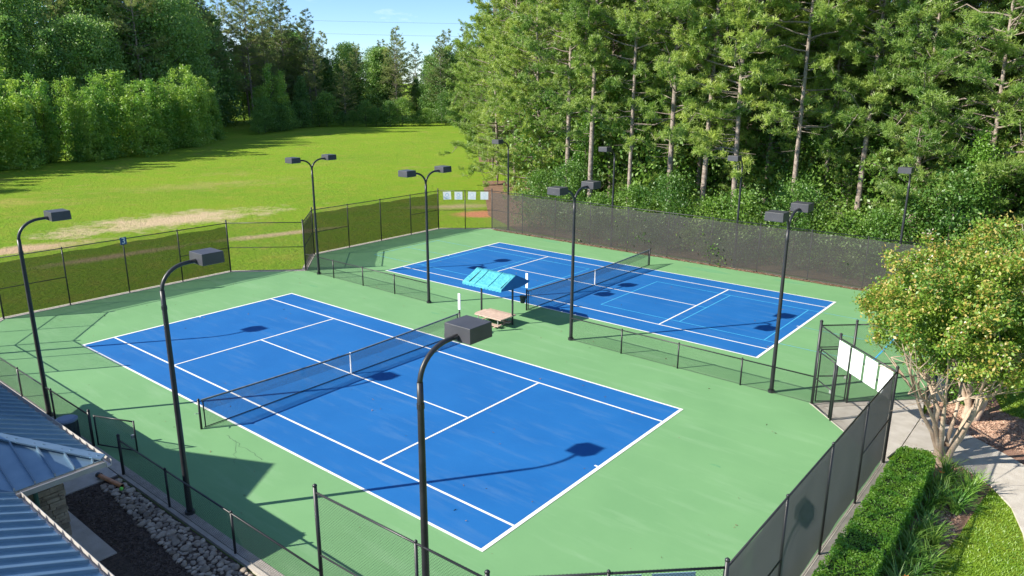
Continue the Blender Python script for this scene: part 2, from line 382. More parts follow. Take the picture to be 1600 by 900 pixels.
def wiggle(a, b, n, amp): return [(a[0]+(b[0]-a[0])*i/n+random.gauss(0, amp), a[1]+(b[1]-a[1])*i/n+random.gauss(0, amp)) for i in range(n+1)]
ribbon(wiggle((1.0,-6.1), (3.6,-6.35), 16, .035), .012, .004, 'crack', M['crack'], court)
ribbon(wiggle((3.0,-7.0), (1.6,-6.1), 9, .03), .007, .004, 'crack', M['crack'], court)
ribbon(wiggle((13.2,-6.0), (17.2,-5.3), 18, .03), .010, .004, 'crack', M['crack'], court)
for (sx, sy, sr) in [(-12.2, 7.2, .22), (-3.2, 8.0, .2), (14.6, 2.4, .12), (-9.0, 26.1, .5), (3.6, 25.4, .8), (8.6, 25.9, .6), (-2, 25.9, .6)]:
    pts = [(sx+sr*(1+random.uniform(-.35, .35))*math.cos(t)*1.6, sy+sr*.5*(1+random.uniform(-.35, .35))*math.sin(t)) for t in np.linspace(0, 6.28, 15)[:-1]]
    lay(pts, .0035, 'stain', M['stain'], court)

# forest floor, beds, lawn, sidewalk
struct('forest_floor', MB().poly([(x, y, -.02) for x, y in [(90,27.6),(120,260),(-98,260),(-108,138),(-60,75),(-20,31.5),(-14,28.0),(18.9,27.6)]]), M['straw'])
struct('mulch_bed', MB().poly([(x, y, -.035) for x, y in [(18.8,-9),(20.75,-9),(20.8,.7),(21.1,3.2),(21.3,5.6),(21.5,6.6),(22.3,9),(22.0,12.3),(20.9,12.9),(20.4,14.5),(20,24),(18.8,24)]]), M['mulch'])
struct('lawn', MB().poly([(x, y, -.045) for x, y in [(20.4,-12),(40,-12),(40,26),(20,26)]]), M['field'])
struct('soil_bed', MB().poly([(x, y, -.03) for x, y in [(.95,-11.36),(4.8,-11.36),(4.9,-16),(20,-16),(20,-9.65),(.95,-9.65)]]), M['soil'])
def chips(name, region, n, size, m, z, seed):
    rs = np.random.RandomState(seed); V = []; F = []
    x0, y0, x1, y1 = region
    c = np.stack([rs.uniform(x0, x1, n), rs.uniform(y0, y1, n), np.full(n, z)], -1)
    d = rs.normal(size=(n, 3)); d[:, 2] *= .35; d /= np.linalg.norm(d, axis=1)[:, None]
    e = np.cross(d, rs.normal(size=(n, 3))*[.4,.4,1]); e /= np.linalg.norm(e, axis=1)[:, None]
    l = rs.uniform(.5, 1.3, n)[:, None]*size; w = l*rs.uniform(.2, .4, n)[:, None]; up = np.array([0,0,1])*size*.25
    V = np.stack([c-d*l-e*w, c+d*l-e*w, c+d*l+e*w, c-d*l+e*w, c+up], 1).reshape(-1, 3)
    b = np.arange(n)[:, None]*5
    F = np.concatenate([b+[0,1,4], b+[1,2,4], b+[2,3,4], b+[3,0,4]])
    return V, F
def stuff(name, label, cat, V, F, m, mi=None):
    return tag(link(name, np_mesh(name, V, F, mi), m), label, cat, kind='stuff')
V1, F1 = chips('a', (18.85, -8, 21.0, 8.0), 9000, .05, None, -.03, 1); V2, F2 = chips('b', (18.8, 9.6, 22.0, 12.6), 9000, .05, None, -.03, 2)
kp = (V1.reshape(-1, 5, 3)[:, 0, 0] < 20.85+.035*np.clip(V1.reshape(-1, 5, 3)[:, 0, 1], 0, 8)); V1 = V1.reshape(-1, 5, 3)[kp].reshape(-1, 3)
b = np.arange(len(V1)//5)[:, None]*5; F1 = np.concatenate([b+[0,1,4], b+[1,2,4], b+[2,3,4], b+[3,0,4]])
stuff('mulch_chips', 'loose red brown bark mulch around hedge and small tree', 'mulch', np.concatenate([V1, V2]), np.concatenate([F1, F2+len(V1)]), M['chip'])
V1, F1 = chips('c', (1.0, -11.3, 10.5, -9.8), 8000, .045, None, -.025, 3)
stuff('soil_mulch', 'dark shredded mulch in the bed beside the metal roof', 'mulch', V1, F1, M['darkchip'])
V1, F1 = chips('d', (-15.3, NY-.34, 15.2, NY+.02), 5200, .05, None, .022, 6)
stuff('pine_straw', 'brown pine straw drifted along the foot of the sunlit grey windscreen', 'pine straw', V1, F1, M['straw'])
V1, F1 = chips('e', (-18.0, -8.6, 18.0, 26.3), 260, .035, None, .02, 7)
stuff('fallen_leaves', 'scattered dry leaf bits on the court surface', 'leaves', V1, F1, M['straw'])
# near lawn blades
def blades(n, region, seed, h=.07, keep=None):
    rs = np.random.RandomState(seed); x0, y0, x1, y1 = region
    p = np.stack([rs.uniform(x0, x1, n), rs.uniform(y0, y1, n)], -1)
    if keep is not None: p = p[keep(p)]
    n = len(p); a = rs.uniform(0, 6.28, n); hh = rs.uniform(.5, 1.2, n)*h; w = .012
    base = np.concatenate([p, np.full((n,1), -.045)], 1); side = np.stack([np.cos(a), np.sin(a), 0*a], -1)*w
    lean = np.stack([rs.normal(size=n)*.5*hh, rs.normal(size=n)*.5*hh, hh], -1)
    V = np.stack([base-side, base+side, base+lean], 1).reshape(-1, 3); return V, np.arange(3*n).reshape(-1, 3)
PATH = [(14.9,9.0,1.0),(16.2,9.0,1.25),(17.5,9.05,1.5),(18.75,9.1,1.45),(20.0,8.75,1.12),(21.15,8.0,1.0),(22.1,7.1,.95),(22.85,5.9,.95),(23.3,4.5,.95),(23.6,3.0,.95),(23.8,1.4,.95),(23.9,-.3,.95),(24,-2,.95),(24,-4,.95)]
def near_path(p):
    d = np.full(len(p), 9.0)
    for i in range(len(PATH)-1):
        a = np.array(PATH[i][:2]); c = np.array(PATH[i+1][:2]); e = c-a
        t = np.clip(((p-a)@e)/(e@e), 0, 1); d = np.minimum(d, np.linalg.norm(p-(a+t[:, None]*e), axis=1))
    return d
edge = lambda y: np.where(y < 7, 20.85+.0075*np.clip(y, 0, 9)**2+.02*np.clip(y, 0, 9), 20.6+.1*np.sin(y*2))
V1, F1 = blades(90000, (20.7, -4, 25, 20), 5, .065, lambda p: (near_path(p) > 1.0) & (p[:, 0] > edge(p[:, 1])+.1) & ((p[:, 1] < 8.2) | (p[:, 1] > 12.7-.6*(p[:,0]-21))))
stuff('lawn_grass', 'short bright green mown grass beside the curving path', 'grass', V1, F1, M['blade'])
walk = bpy.data.objects.new('sidewalk', None); COL.objects.link(walk); tag(walk, kind='structure')
def cross(i):
    x, y, w = PATH[i]; a = Vector(PATH[max(i-1,0)][:2]); c = Vector(PATH[min(i+1,len(PATH)-1)][:2]); d = (c-a).normalized(); s = Vector((-d.y, d.x))
    return Vector((x,y))+s*w, Vector((x,y))-s*w, d
notch = [(15.42,9.0),(18.5,6.05),(18.72,7.5),(18.72,10.7),(18.5,11.95)]
MB().poly([(x, y, -.004) for x, y in notch], .1).build('slab', M['concrete'], walk, bevel=.008)
for i in range(3, len(PATH)-1):
    l0, r0, d0 = cross(i); l1, r1, d1 = cross(i+1); g = .011
    if i == 3: l0, r0 = Vector((18.735, 10.7)), Vector((18.735, 7.5)); d0 = Vector((1,0))
    q = [r0+d0*g, r1-d1*g, l1-d1*g, l0+d0*g]
    MB().poly([(p.x, p.y, -.002) for p in q], .1).build('slab', M['concrete'], walk, bevel=.008)

# ------------------------------------------------------------------ fences
def post_mb(x, y, z0, z1, r=.04, cap=True):
    mb = MB().tube([(x,y,z0),(x,y,z1)], r, 8)
    if cap: mb.tube([(x,y,z1),(x,y,z1+.03),(x,y,z1+.06)], [r*1.15, r*1.1, r*.35], 8)
    return mb
def chain_link(p0, p1, z0, z1, s=.068, r=.0024):
    p0, p1 = Vector((*p0, 0)), Vector((*p1, 0)); u = (p1-p0); w = u.length; u.normalize(); nrm = Vector((-u.y, u.x, 0)); h = z1-z0
    A = []; B = []
    for c in np.arange(-h, w, s):
        for sg in (1, -1):
            t0, t1 = max(0, -c), min(h, w-c)
            if t1 <= t0: continue
            a, b_ = (c+t0, t0), (c+t1, t1)
            if sg < 0: a, b_ = (w-a[0], a[1]), (w-b_[0], b_[1])
            A.append(p0+u*a[0]+Vector((0,0,z0+a[1]))+nrm*.003*sg); B.append(p0+u*b_[0]+Vector((0,0,z0+b_[1]))+nrm*.003*sg)
    A = np.array(A); B = np.array(B); d = B-A; d /= np.linalg.norm(d, axis=1)[:, None]
    n1 = np.tile(np.array(nrm), (len(A), 1)); n2 = np.cross(d, n1); k = len(A)
    ring = [n1*math.cos(t)+n2*math.sin(t) for t in (0, 2.094, 4.189)]
    V = np.stack([A+q*r for q in ring]+[B+q*r for q in ring], 1).reshape(-1, 3); b0 = np.arange(k)[:, None]*6
    F = np.concatenate([b0+[0,1,4,3], b0+[1,2,5,4], b0+[2,0,3,5]]); return V, F
def screen_panel(p0, p1, z0, z1, off, seed, amp=.025):
    rs = random.Random(seed); p0, p1 = Vector((*p0,0)), Vector((*p1,0)); u = (p1-p0); w = u.length; u.normalize(); nr = Vector((-u.y, u.x, 0))
    nx, nz = 14, 9; V = []; ph = [rs.uniform(0, 6.28) for _ in range(4)]
    for j in range(nz+1):
        for i in range(nx+1):
            a, c = i/nx, j/nz; sag = -.035*math.sin(math.pi*a)*c*rs.uniform(.4, 1.3) + (.02*math.sin(9*a+ph[3]) if c == 1 else 0)
            bil = amp*math.sin(math.pi*a)*(math.sin(3*a*3+ph[0])+math.sin(5*c+4*a+ph[1])*.8)
            V.append(p0+u*(a*w)+nr*(off+bil*.6)+Vector((0,0,z0+(z1-z0)*c+sag)))
    F = [(j*(nx+1)+i, j*(nx+1)+i+1, (j+1)*(nx+1)+i+1, (j+1)*(nx+1)+i) for j in range(nz) for i in range(nx)]
    return MB().add(V, F)
def fence(label, p0, p1, n, h, screen=None, off=.05, mids=(), ends=(True, True), posts=None, group=None, mesh=True, rise=None, ztop=None):
    t = thing('chain_link_fence', label, 'fence', (*p0, 0), group)
    ts = posts or [i/n for i in range(n+1)]
    P = [Vector((p0[0]+(p1[0]-p0[0])*a, p0[1]+(p1[1]-p0[1])*a)) for a in ts]
    for i, p in enumerate(P):
        if (i == 0 and not ends[0]) or (i == len(P)-1 and not ends[1]): continue
        big = i in (0, len(P)-1)
        post_mb(p.x, p.y, -.05, h+(.14 if big else .02), .045 if big else .034).build('post', M['black'], t, smooth=True)
    MB().tube([(P[0].x, P[0].y, h),(P[-1].x, P[-1].y, h)], .024, 7).build('top_rail', M['black'], t, smooth=True)
    MB().tube([(P[0].x, P[0].y, .05),(P[-1].x, P[-1].y, .05)], .006, 4).build('tension_wire', M['wire'], t)
    for i in mids:
        MB().tube([(P[i].x, P[i].y, h*.5),(P[i+1].x, P[i+1].y, h*.5)], .021, 7).build('brace_rail', M['black'], t, smooth=True)
    if mesh:
        V, F = chain_link(tuple(P[0]), tuple(P[-1]), .03, h+.045); V = V-np.array([p0[0], p0[1], 0])
        tag(link('chain_link_mesh', np_mesh('chain_link_mesh', V, F), M['wire'], t), kind='stuff')
    if screen:
        for i in range(len(P)-1):
            screen_panel(tuple(P[i]), tuple(P[i+1]), .1, (ztop or h-.22), off, i+int(abs(p0[0]*7+p0[1]*3))).build('windscreen', M[screen], t, smooth=True)
    return t
H = 3.05
fence('tall black fence with see-through dark windscreen along the left end of the near court', (WX,-6.35), (WX,5.94), 4, H, 'screenW', .05, (0,3))
fence('tall open black fence cutting the near left corner of the near court', (-15.55,SY), (WX,-6.35), 2, H, mids=(0,1), ends=(True,False))
fence('tall open black fence section at the left end of the building side', (-10.7,SY), (-15.55,SY), 2, H, mids=(0,1), ends=(True,False))
fence('low black fence between the metal roof and the light pole left of the small gate', (-10.7,SY), (-1.47,SY), 3, 1.12, ends=(False,True))
fence('low black fence beside the river rocks, right of the small gate', (1.08,-9.5), (10.7,-9.5), 3, 1.15, posts=(0,.29,.635,1), ends=(True,False))
fence('tall open black fence at the bottom edge carrying the nearest light pole', (10.7,-9.45), (15.4,SY), 2, H, mids=(0,), posts=(0,.63,1))
fence('tall open black fence cutting the bottom right corner, signs with blue shaded backs on it', (15.4,SY), (18.5,-6.3), 2, H, mids=(0,1), ends=(False,True))
fence('tall fence with dense dark grey windscreen beside the hedge', (18.5,-6.3), (EX,5.9), 4, H, 'screenE', .06, (0,3), ends=(False,True), ztop=H-.12)
fence('open chain link fence with four white signs beside the court gate', (16.32,7.98), (EX,5.9), 1, H, mids=(), ends=(True,False))
fence('open chain link fence arm behind the gate, toward the far court', (16.32,9.9), (EX,12.1), 1, H, mids=(0,))
fence('tall fence on the right end of the far court behind the blooming tree', (EX,12.1), (EX,24.0), 4, H, 'screenF', .06, (0,3), ends=(False,True))
fence('short corner fence at the far right behind the blooming tree', (EX,24.0), (15.45,NY), 2, H, 'screenF', .06, ends=(False,False))
fence('long fence with sunlit grey windscreen in front of the pine trees', (15.45,NY), (-15.6,NY), 10, H, 'screenF', .06, (0,9), ztop=H-.1)
fence('open fence at the far corner with four small white signs', (WX,24.14), (-15.6,NY), 2, H, mids=(0,1), ends=(True,False))
fence('tall fence with see-through dark windscreen along the left end of the far court', (WX,24.14), (WX,12.16), 4, H, 'screenW', -.05, (0,3), ends=(False,True))
fence('narrow angled fence panel with windscreen between the two court ends', (WX,12.16), (-15.58,9.1), 1, H, 'screenW', -.05, (0,), ends=(False,True))
fence('open angled fence panel without windscreen in front of the grass field', (-15.58,9.1), (WX,5.94), 1, H, mids=(0,), ends=(False,False))
fence('low dividing fence between the courts, left of the blue awning', (-15.5,9.1), (-4.75,9.1), 4, 1.07, ends=(False,False))
fence('low dividing fence between the courts, right of the blue awning', (4.46,9.05), (15.3,9.0), 4, 1.07, ends=(False,False))
# gates
def gate(label, hinge, tip, h, split=True):
    t = thing('fence_gate', label, 'gate', (*hinge, 0)); a, b = Vector((*hinge,0)), Vector((*tip,0))
    for p in (a, b): MB().tube([(p.x,p.y,.06),(p.x,p.y,h)], .026, 7).build('gate_stile', M['black'], t, smooth=True)
    for z in ((.08, h*.5, h-.03) if split else (.08, h-.03)): MB().tube([(a.x,a.y,z),(b.x,b.y,z)], .024, 7).build('gate_rail', M['black'], t, smooth=True)
    V, F = chain_link((a.x,a.y), (b.x,b.y), .08, h); tag(link('chain_link_mesh', np_mesh('chain_link_mesh', V-np.array([a.x,a.y,0]), F), M['wire'], t), kind='stuff')
    m = a.lerp(b, .93); MB().box((m.x-.04,m.y-.04,h*.45),(m.x+.04,m.y+.04,h*.45+.12)).build('latch', M['galv'], t)
    return t
gate('small low chain link gate standing open near the blue lidded bin', (-1.35,-9.2), (.05,-8.6), 1.12, False)
gate('tall chain link gate to the near court below the white signs', (15.42,8.86), (16.24,8.02), 2.15)
gate('tall chain link gate to the far court at the fence corner', (15.42,9.14), (16.24,9.86), 2.15)
t = thing('gate_post', 'tall black corner post where both court gates hang', 'post', (15.35,9.0,0)); post_mb(15.35,9.0,-.05,3.2,.055).build('pipe', M['black'], t, smooth=True)
for p in ((16.28,7.96),(16.28,9.88)): MB().tube([(15.35,9.0,H),(p[0],p[1],H)], .024, 7).build('top_rail', M['black'], t)
for p in ((16.28,7.96),(16.28,9.88)): MB().tube([(15.35,9.0,2.22),(p[0],p[1],2.22)], .022, 7).build('transom_rail', M['black'], t)
for p, q in (((15.35,9.0),(16.28,7.96)),((15.35,9.0),(16.28,9.88))):
    V, F = chain_link(p, q, 2.22, H+.04); tag(link('chain_link_mesh', np_mesh('chain_link_mesh', V-np.array([15.35,9,0]), F), M['wire'], t), kind='stuff')

# signs
def ring_mark(c, u, n, r0, r1, k=18):
    vs = []
    for i in range(k):
        a = 2*math.pi*i/k
        for r in (r0, r1): vs.append(c+u*(r*math.cos(a))+Vector((0,0,r*math.sin(a)))+n)
    return MB().add(vs, [(2*i, 2*i+1, (2*i+3) % (2*k), (2*i+2) % (2*k)) for i in range(k)])
def sign(label, p0, p1, zc, w, h, a, m='white', mark=None, nsign=1, group='signs', tilt=0):
    p0, p1 = Vector((*p0,0)), Vector((*p1,0)); u = (p1-p0).normalized(); n = Vector((-u.y,u.x,0))*nsign
    c = p0.lerp(p1, a)+Vector((0,0,zc))+n*.055
    t = thing('fence_sign', label, 'sign', c, group)
    ax = (u*math.cos(tilt)+Vector((0,0,1))*math.sin(tilt))*w/2; az = (Vector((0,0,1))*math.cos(tilt)-u*math.sin(tilt))*h/2
    MB().obox(c, ax, n*.006, az).build('panel', M[m], t)
    if mark:
        ring_mark(c+Vector((0,0,h*.08)), u, n*.008, h*.17, h*.24).build('emblem', M[mark], t)
        MB().obox(c-Vector((0,0,h*.28)), u*w*.32, n*.008, Vector((0,0,h*.035))).build('print_line', M[mark], t)
        MB().obox(c-Vector((0,0,h*.38)), u*w*.22, n*.008, Vector((0,0,h*.02))).build('print_line', M[mark], t)
    return t
nw = ((WX,24.14),(-15.6,NY))
for a, tl, mk, lb in ((.17,.05,'signblue','leftmost small white sign on the far corner fence, lower edge curling'),(.38,0,'signblue','second small sign on the far corner fence, dark blue ring emblem'),(.63,-.04,'signfaint','third small sign on the far corner fence, pale ring emblem'),(.86,0,'signfaint','rightmost small pale blue sign on the far corner fence')):
    sign(lb, *nw, 2.68, .62, .62, a, 'white', mk, -1, 'small signs on the far corner fence', tl)
e_ = ((16.32,7.98),(EX,5.9))
for i, (a, lb) in enumerate(((.12,'white sign nearest the gate post'),(.37,'second white sign from the gate post'),(.62,'third white sign from the gate post'),(.87,'white sign farthest from the gate, faint round emblem'))):
    sign(lb+' on the fence by the gate', *e_, 2.57, .63, .88, a, 'white', 'signfaint' if i == 3 else None, -1, 'white signs by the gate')
for a, lb in ((.30,'left sign, back tinted with blue shade, hanging on the bottom right corner fence'),(.55,'middle sign, back tinted with blue shade, hanging on the bottom right corner fence'),(.78,'right sign, back tinted with blue shade, hanging on the bottom right corner fence')):
    sign(lb, (15.4,SY), (18.5,-6.3), 2.6, .8, .7, a, 'signblue', None, 1, 'signs on the bottom right corner fence')  # blue shade on these sign backs is put into the sheet colour
def number_sign():
    c = Vector((WX+.06, -.2, 2.95)); t = thing('court_number_sign', 'small blue plate with white number 3 on the left fence', 'sign', c)
    MB().box((c.x-.01, c.y-.17, c.z-.2), (c.x+.01, c.y+.17, c.z+.2)).build('plate', M['signnum'], t)
    cu = bpy.data.curves.new('numeral', 'FONT'); cu.body = '3'; cu.size = .46; cu.align_x = 'CENTER'; cu.align_y = 'CENTER'; cu.extrude = .004
    ob = bpy.data.objects.new('tmp', cu); COL.objects.link(ob); dg = bpy.context.evaluated_depsgraph_get(); me = bpy.data.meshes.new_from_object(ob.evaluated_get(dg)); bpy.data.objects.remove(ob)
    me.materials.clear(); nm = link('numeral', me, M['white'], t); nm.location = (.018, 0, 0); nm.rotation_euler = (R(90), 0, R(90))
number_sign()

# ------------------------------------------------------------------ light poles
def pole(label, x, y, dirs, group):
    t = thing('light_pole', label, 'light pole', (0,0,0), group)
    MB().tube([(0,0,-.05),(0,0,.3),(0,0,5.9),(0,0,6.35)], [.085,.082,.062,.058], 10).build('shaft', M['black'], t, smooth=True)
    MB().tube([(0,0,0),(0,0,.1)], .13, 10).build('base_collar', M['black'], t)
    MB().tube([(0,0,2.0),(0,0,2.05)], .075, 10).build('band', M['black'], t); MB().tube([(0,0,5.85),(0,0,5.95)], .072, 10).build('sleeve', M['black'], t)
    for d in dirs:
        pts = [(0,0,6.3)]+[(0, d*.72*(1-math.cos(a)), 6.32+.62*math.sin(a)) for a in np.linspace(.12, R(88), 9)]+[(0, d*1.0, 6.95)]
        MB().tube(pts, .05, 9).build('arm', M['black'], t, smooth=True)
        yc, zc = d*1.27, 7.0
        w, dp, hh = .33, .31, .15
        hd = MB().add([(-w,yc-dp,zc-hh),(w,yc-dp,zc-hh),(w,yc+dp,zc-hh),(-w,yc+dp,zc-hh),(-w*.97,yc-dp*.97,zc+hh),(w*.97,yc-dp*.97,zc+hh),(w*.97,yc+dp*.97,zc+hh),(-w*.97,yc+dp*.97,zc+hh)],
            [(0,3,2,1),(4,5,6,7),(0,1,5,4),(1,2,6,5),(2,3,7,6),(3,0,4,7)]).build('lamp_head', M['headmetal'], t, bevel=.008)
        MB().box((-w*.88,yc-dp*.88,zc-hh-.012),(w*.88,yc+dp*.88,zc-hh-.002)).build('lens', M['lens'], hd)
        MB().add([(-.05,yc-d*dp,zc-.02),(.05,yc-d*dp,zc-.02),(.05,yc-d*(dp+.12),zc-.03),(-.05,yc-d*(dp+.12),zc-.03),(-.05,yc-d*dp,zc-.14),(.05,yc-d*dp,zc-.14)],[(0,1,2,3),(3,2,5,4),(0,3,4),(1,5,2)]).build('bracket', M['headmetal'], hd)
    t.location = (x, y, 0); return t
G1, G2, G3 = 'light poles along the building side', 'double light poles between the courts', 'light poles behind the far windscreen'
pole('single head light pole at the left end of the building side', -14.3, -9.3, (1,), G1)
pole('single head light pole at the far left beside the metal roof', -5.05, -9.3, (1,), G1)
pole('single head light pole by the river rocks and low fence', 4.6, -9.3, (1,), G1)
pole('nearest single head light pole rising in front of the near court', 13.85, -9.3, (1,), G1)
for x, lb in ((-14.26,'double headed light pole farthest left by the angled fence'),(-4.75,'double headed light pole just left of the blue awning'),(4.46,'double headed light pole just right of the blue awning'),(13.79,'double headed light pole nearest the gate and tree')):
    pole(lb, x, 9.1, (1,-1), G2)
for x, lb in ((-14.3,'single light pole at the left end of the pines'),(-4.75,'second light pole from the left behind the grey windscreen'),(4.46,'third light pole from the left behind the grey windscreen'),(13.9,'light pole behind the windscreen near the blooming tree')):
    pole(lb, x, 27.35, (-1,), G3)

# ------------------------------------------------------------------ nets
def net(label, cx, cy):
    t = thing('tennis_net', label, 'net', (cx, cy, 0), 'tennis nets')
    top = lambda y: 1.05-.14*(1-(abs(y)/6.35)**1.3)
    mb = MB(); r = .0028
    A = []; B = []
    for y in np.arange(-6.33, 6.34, .045): A.append((0,y,.03)); B.append((0,y,top(y)))
    for z in np.arange(.03, .96, .045):
        k = 10
        for i in range(k):
            y0, y1 = -6.33+12.66*i/k, -6.33+12.66*(i+1)/k; A.append((0,y0,z*top(y0)/1.05)); B.append((0,y1,z*top(y1)/1.05))
    for y in np.arange(-6.31, 6.34, .045): A.append((.02,y,top(y)-.42)); B.append((.02,y,top(y)))
    for q in np.arange(.05, .43, .045):
        for i in range(10):
            y0, y1 = -6.33+1.266*i, -6.33+1.266*(i+1); A.append((.02,y0,top(y0)-q)); B.append((.02,y1,top(y1)-q))
    A, B = np.array(A), np.array(B); d = B-A; d /= np.linalg.norm(d, axis=1)[:, None]; n1 = np.tile([1.,0,0], (len(A),1)); n2 = np.cross(d, n1); k = len(A)
    ring = [n1*math.cos(a)+n2*math.sin(a) for a in (0,2.094,4.189)]
    V = np.stack([A+q*r for q in ring]+[B+q*r for q in ring], 1).reshape(-1,3); b0 = np.arange(k)[:,None]*6
    tag(link('net_mesh', np_mesh('net_mesh', V, np.concatenate([b0+[0,1,4,3],b0+[1,2,5,4],b0+[2,0,3,5]])), M['net'], t), kind='stuff')
    ys = np.linspace(-6.33, 6.33, 25)
    mb = MB(); vs = []
    for y in ys: z = top(y); vs += [(cx-.014,cy+y,z-.055),(cx+.03,cy+y,z-.055),(cx+.03,cy+y,z+.006),(cx-.014,cy+y,z+.006)]
    mb.add(vs, [(4*i+j, 4*i+(j+1)%4, 4*i+4+(j+1)%4, 4*i+4+j) for i in range(24) for j in range(4)]).build('top_band', M['netband'], t)
    MB().tube([(cx,cy-6.33,.03),(cx,cy+6.33,.03)], .018, 5).build('bottom_band', M['net'], t)
    for s in (-1, 1):
        MB().tube([(cx,cy+s*6.27,.03),(cx,cy+s*6.27,1.05)], .022, 5).build('end_band', M['net'], t)
        post_mb(cx, cy+s*6.42, -.02, 1.06, .042).build('post', M['black'], t, smooth=True)
    MB().box((cx-.02,cy-.022,.01),(cx+.035,cy+.022,.93)).build('centre_strap', M['white'], t)
    MB().tube([(cx,cy-6.47,.62),(cx+.08,cy-6.52,.62),(cx+.08,cy-6.62,.66)], .014, 6).build('winch_crank', M['galv'], t)
    return t
net('black tennis net across the near court', 0, 0)
net('black tennis net across the far court', BX, BY)
def scorer(label, x, y):
    t = thing('score_keeper', label, 'score keeper', (x, y, 1.12), 'score keepers on the net posts')
    MB().box((x-.02,y-.02,1.12),(x+.02,y+.02,1.2)).build('clamp', M['black'], t)
    MB().box((x-.075,y-.02,1.2),(x+.075,y+.02,1.98)).build('board', M['white'], t, bevel=.012)
scorer('white upright score keeper on the near net post beside the bench', 0, 6.42)
scorer('white upright score keeper on the far net post beside the awning', BX, BY-6.42)
def basket(label, x, y, z, m='bin'):
    t = thing('hanging_basket', label, 'basket', (x, y, z-.35), 'baskets on the net posts')
    MB().tube([(x,y,z-.35),(x,y,z-.3),(x,y,z),(x,y,z-.001),(x,y,z-.28)], [.1,.13,.17,.15,.12], 12).build('bucket', M[m], t, smooth=False)
    MB().tube([(x+.17*math.cos(a), y+.17*math.sin(a), z) for a in np.linspace(0, 6.28, 17)], .012, 5).build('rim', M['black'], t)
    MB().tube([(x,y+.14,z-.02),(x,y+.24,z-.02)], .015, 5).build('hook', M['black'], t)
basket('dark litter basket hanging on the far net post', BX-.02, BY-6.72, .82)
basket('small dark ball basket on the near net post behind the lamp head', .25, 6.5, .78)

# ------------------------------------------------------------------ awning and bench
t = thing('shade_shelter', 'turquoise canvas awning on two dark posts between the courts', 'awning', (0,9.15,0))
for x in (-1.0, 1.0):
    MB().tube([(x,9.1,-.02),(x,9.1,2.36)], .05, 9).build('post', M['headmetal'], t, smooth=True)
    MB().tube([(x,8.2,2.02),(x,9.1,2.4),(x,10.2,2.02)], .018, 6).build('rafter', M['black'], t)
x0, x1 = -1.38, 1.12
yl, yr, yh = 8.12, 9.22, 10.3
for k in range(3):
    xa, xb = x0+(x1-x0)*k/3+.008, x0+(x1-x0)*(k+1)/3-.008
    V = []; nx, ny = 10, 8
    for j in range(ny+1):
        for i in range(nx+1):
            a, c = i/nx, j/ny; y = yl+(yr-yl)*c; z = 1.98+.5*c - .035*math.sin(math.pi*a)*math.sin(math.pi*c) + .008*math.sin(9*a+7*c+k)
            V.append((xa+(xb-xa)*a, y, z))
    F = [(j*(nx+1)+i, j*(nx+1)+i+1, (j+1)*(nx+1)+i+1, (j+1)*(nx+1)+i) for j in range(ny) for i in range(nx)]
    p = MB().add(V, F).build('front_canvas', M['awning'], t, smooth=True); sm = p.modifiers.new('solid', 'SOLIDIFY'); sm.thickness = .008
    V2 = [(x, 2*yr-y-(.0 if y < yr else 0), z) for x, y, z in V]
    MB().add(V2, [tuple(reversed(f)) for f in F]).build('rear_canvas', M['awning'], t, smooth=True)
    n = 12; vs = []
    for i in range(n+1):
        x = xa+(xb-xa)*i/n; vs += [(x, yl-.005, 1.985), (x, yl-.012, 1.985-.11-.035*abs(math.sin(math.pi*i/3)))]
    MB().add(vs, [(2*i, 2*i+1, 2*i+3, 2*i+2) for i in range(n)]).build('valance', M['awning'], t)
    if k: MB().tube([(xa-.008,yl,2.0),(xa-.008,yr,2.5)], .012, 5).build('seam_rope', M['awning'], t)
for x in (x0, x1):
    pts = [(x, yl, 1.9), (x, yl, 1.985), (x, yr, 2.485), (x, yh, 1.985), (x, yh-.3, 1.88), (x, yr+.25, 1.82), (x, yr-.5, 1.84)]
    MB().add(pts, [tuple(range(7)) if x < 0 else tuple(reversed(range(7)))]).build('end_canvas', M['awning_side'], t)
t = thing('wooden_bench', 'weathered pinkish wooden double bench under the turquoise awning', 'bench', (.15,8.75,0))
for k in range(5):
    ya = 8.15+.235*k; xl = -.74+(.12 if k in (0, 4) else 0)
    MB().poly([(xl,ya,.47),(1.05,ya,.47),(1.05,ya+.222,.47),(xl if k == 4 else -.74,ya+.222,.47)], .05).build('plank', M['wood'], t, bevel=.006)
for x in (-.5, .75):
    for y in (8.3, 9.15): MB().tube([(x,y,0),(x,y,.42)], .03, 7).build('leg', M['galv'], t)
    MB().box((x-.04,8.2,.385),(x+.04,9.3,.417)).build('bearer', M['wood'], t)
    MB().box((x-.04,8.0,.06),(x+.04,9.4,.10)).build('foot', M['wood'], t)
for y in (8.08, 8.86): MB().box((-.62,y,.105),(.95,y+.24,.145)).build('lower_plank', M['wood'], t, bevel=.005)

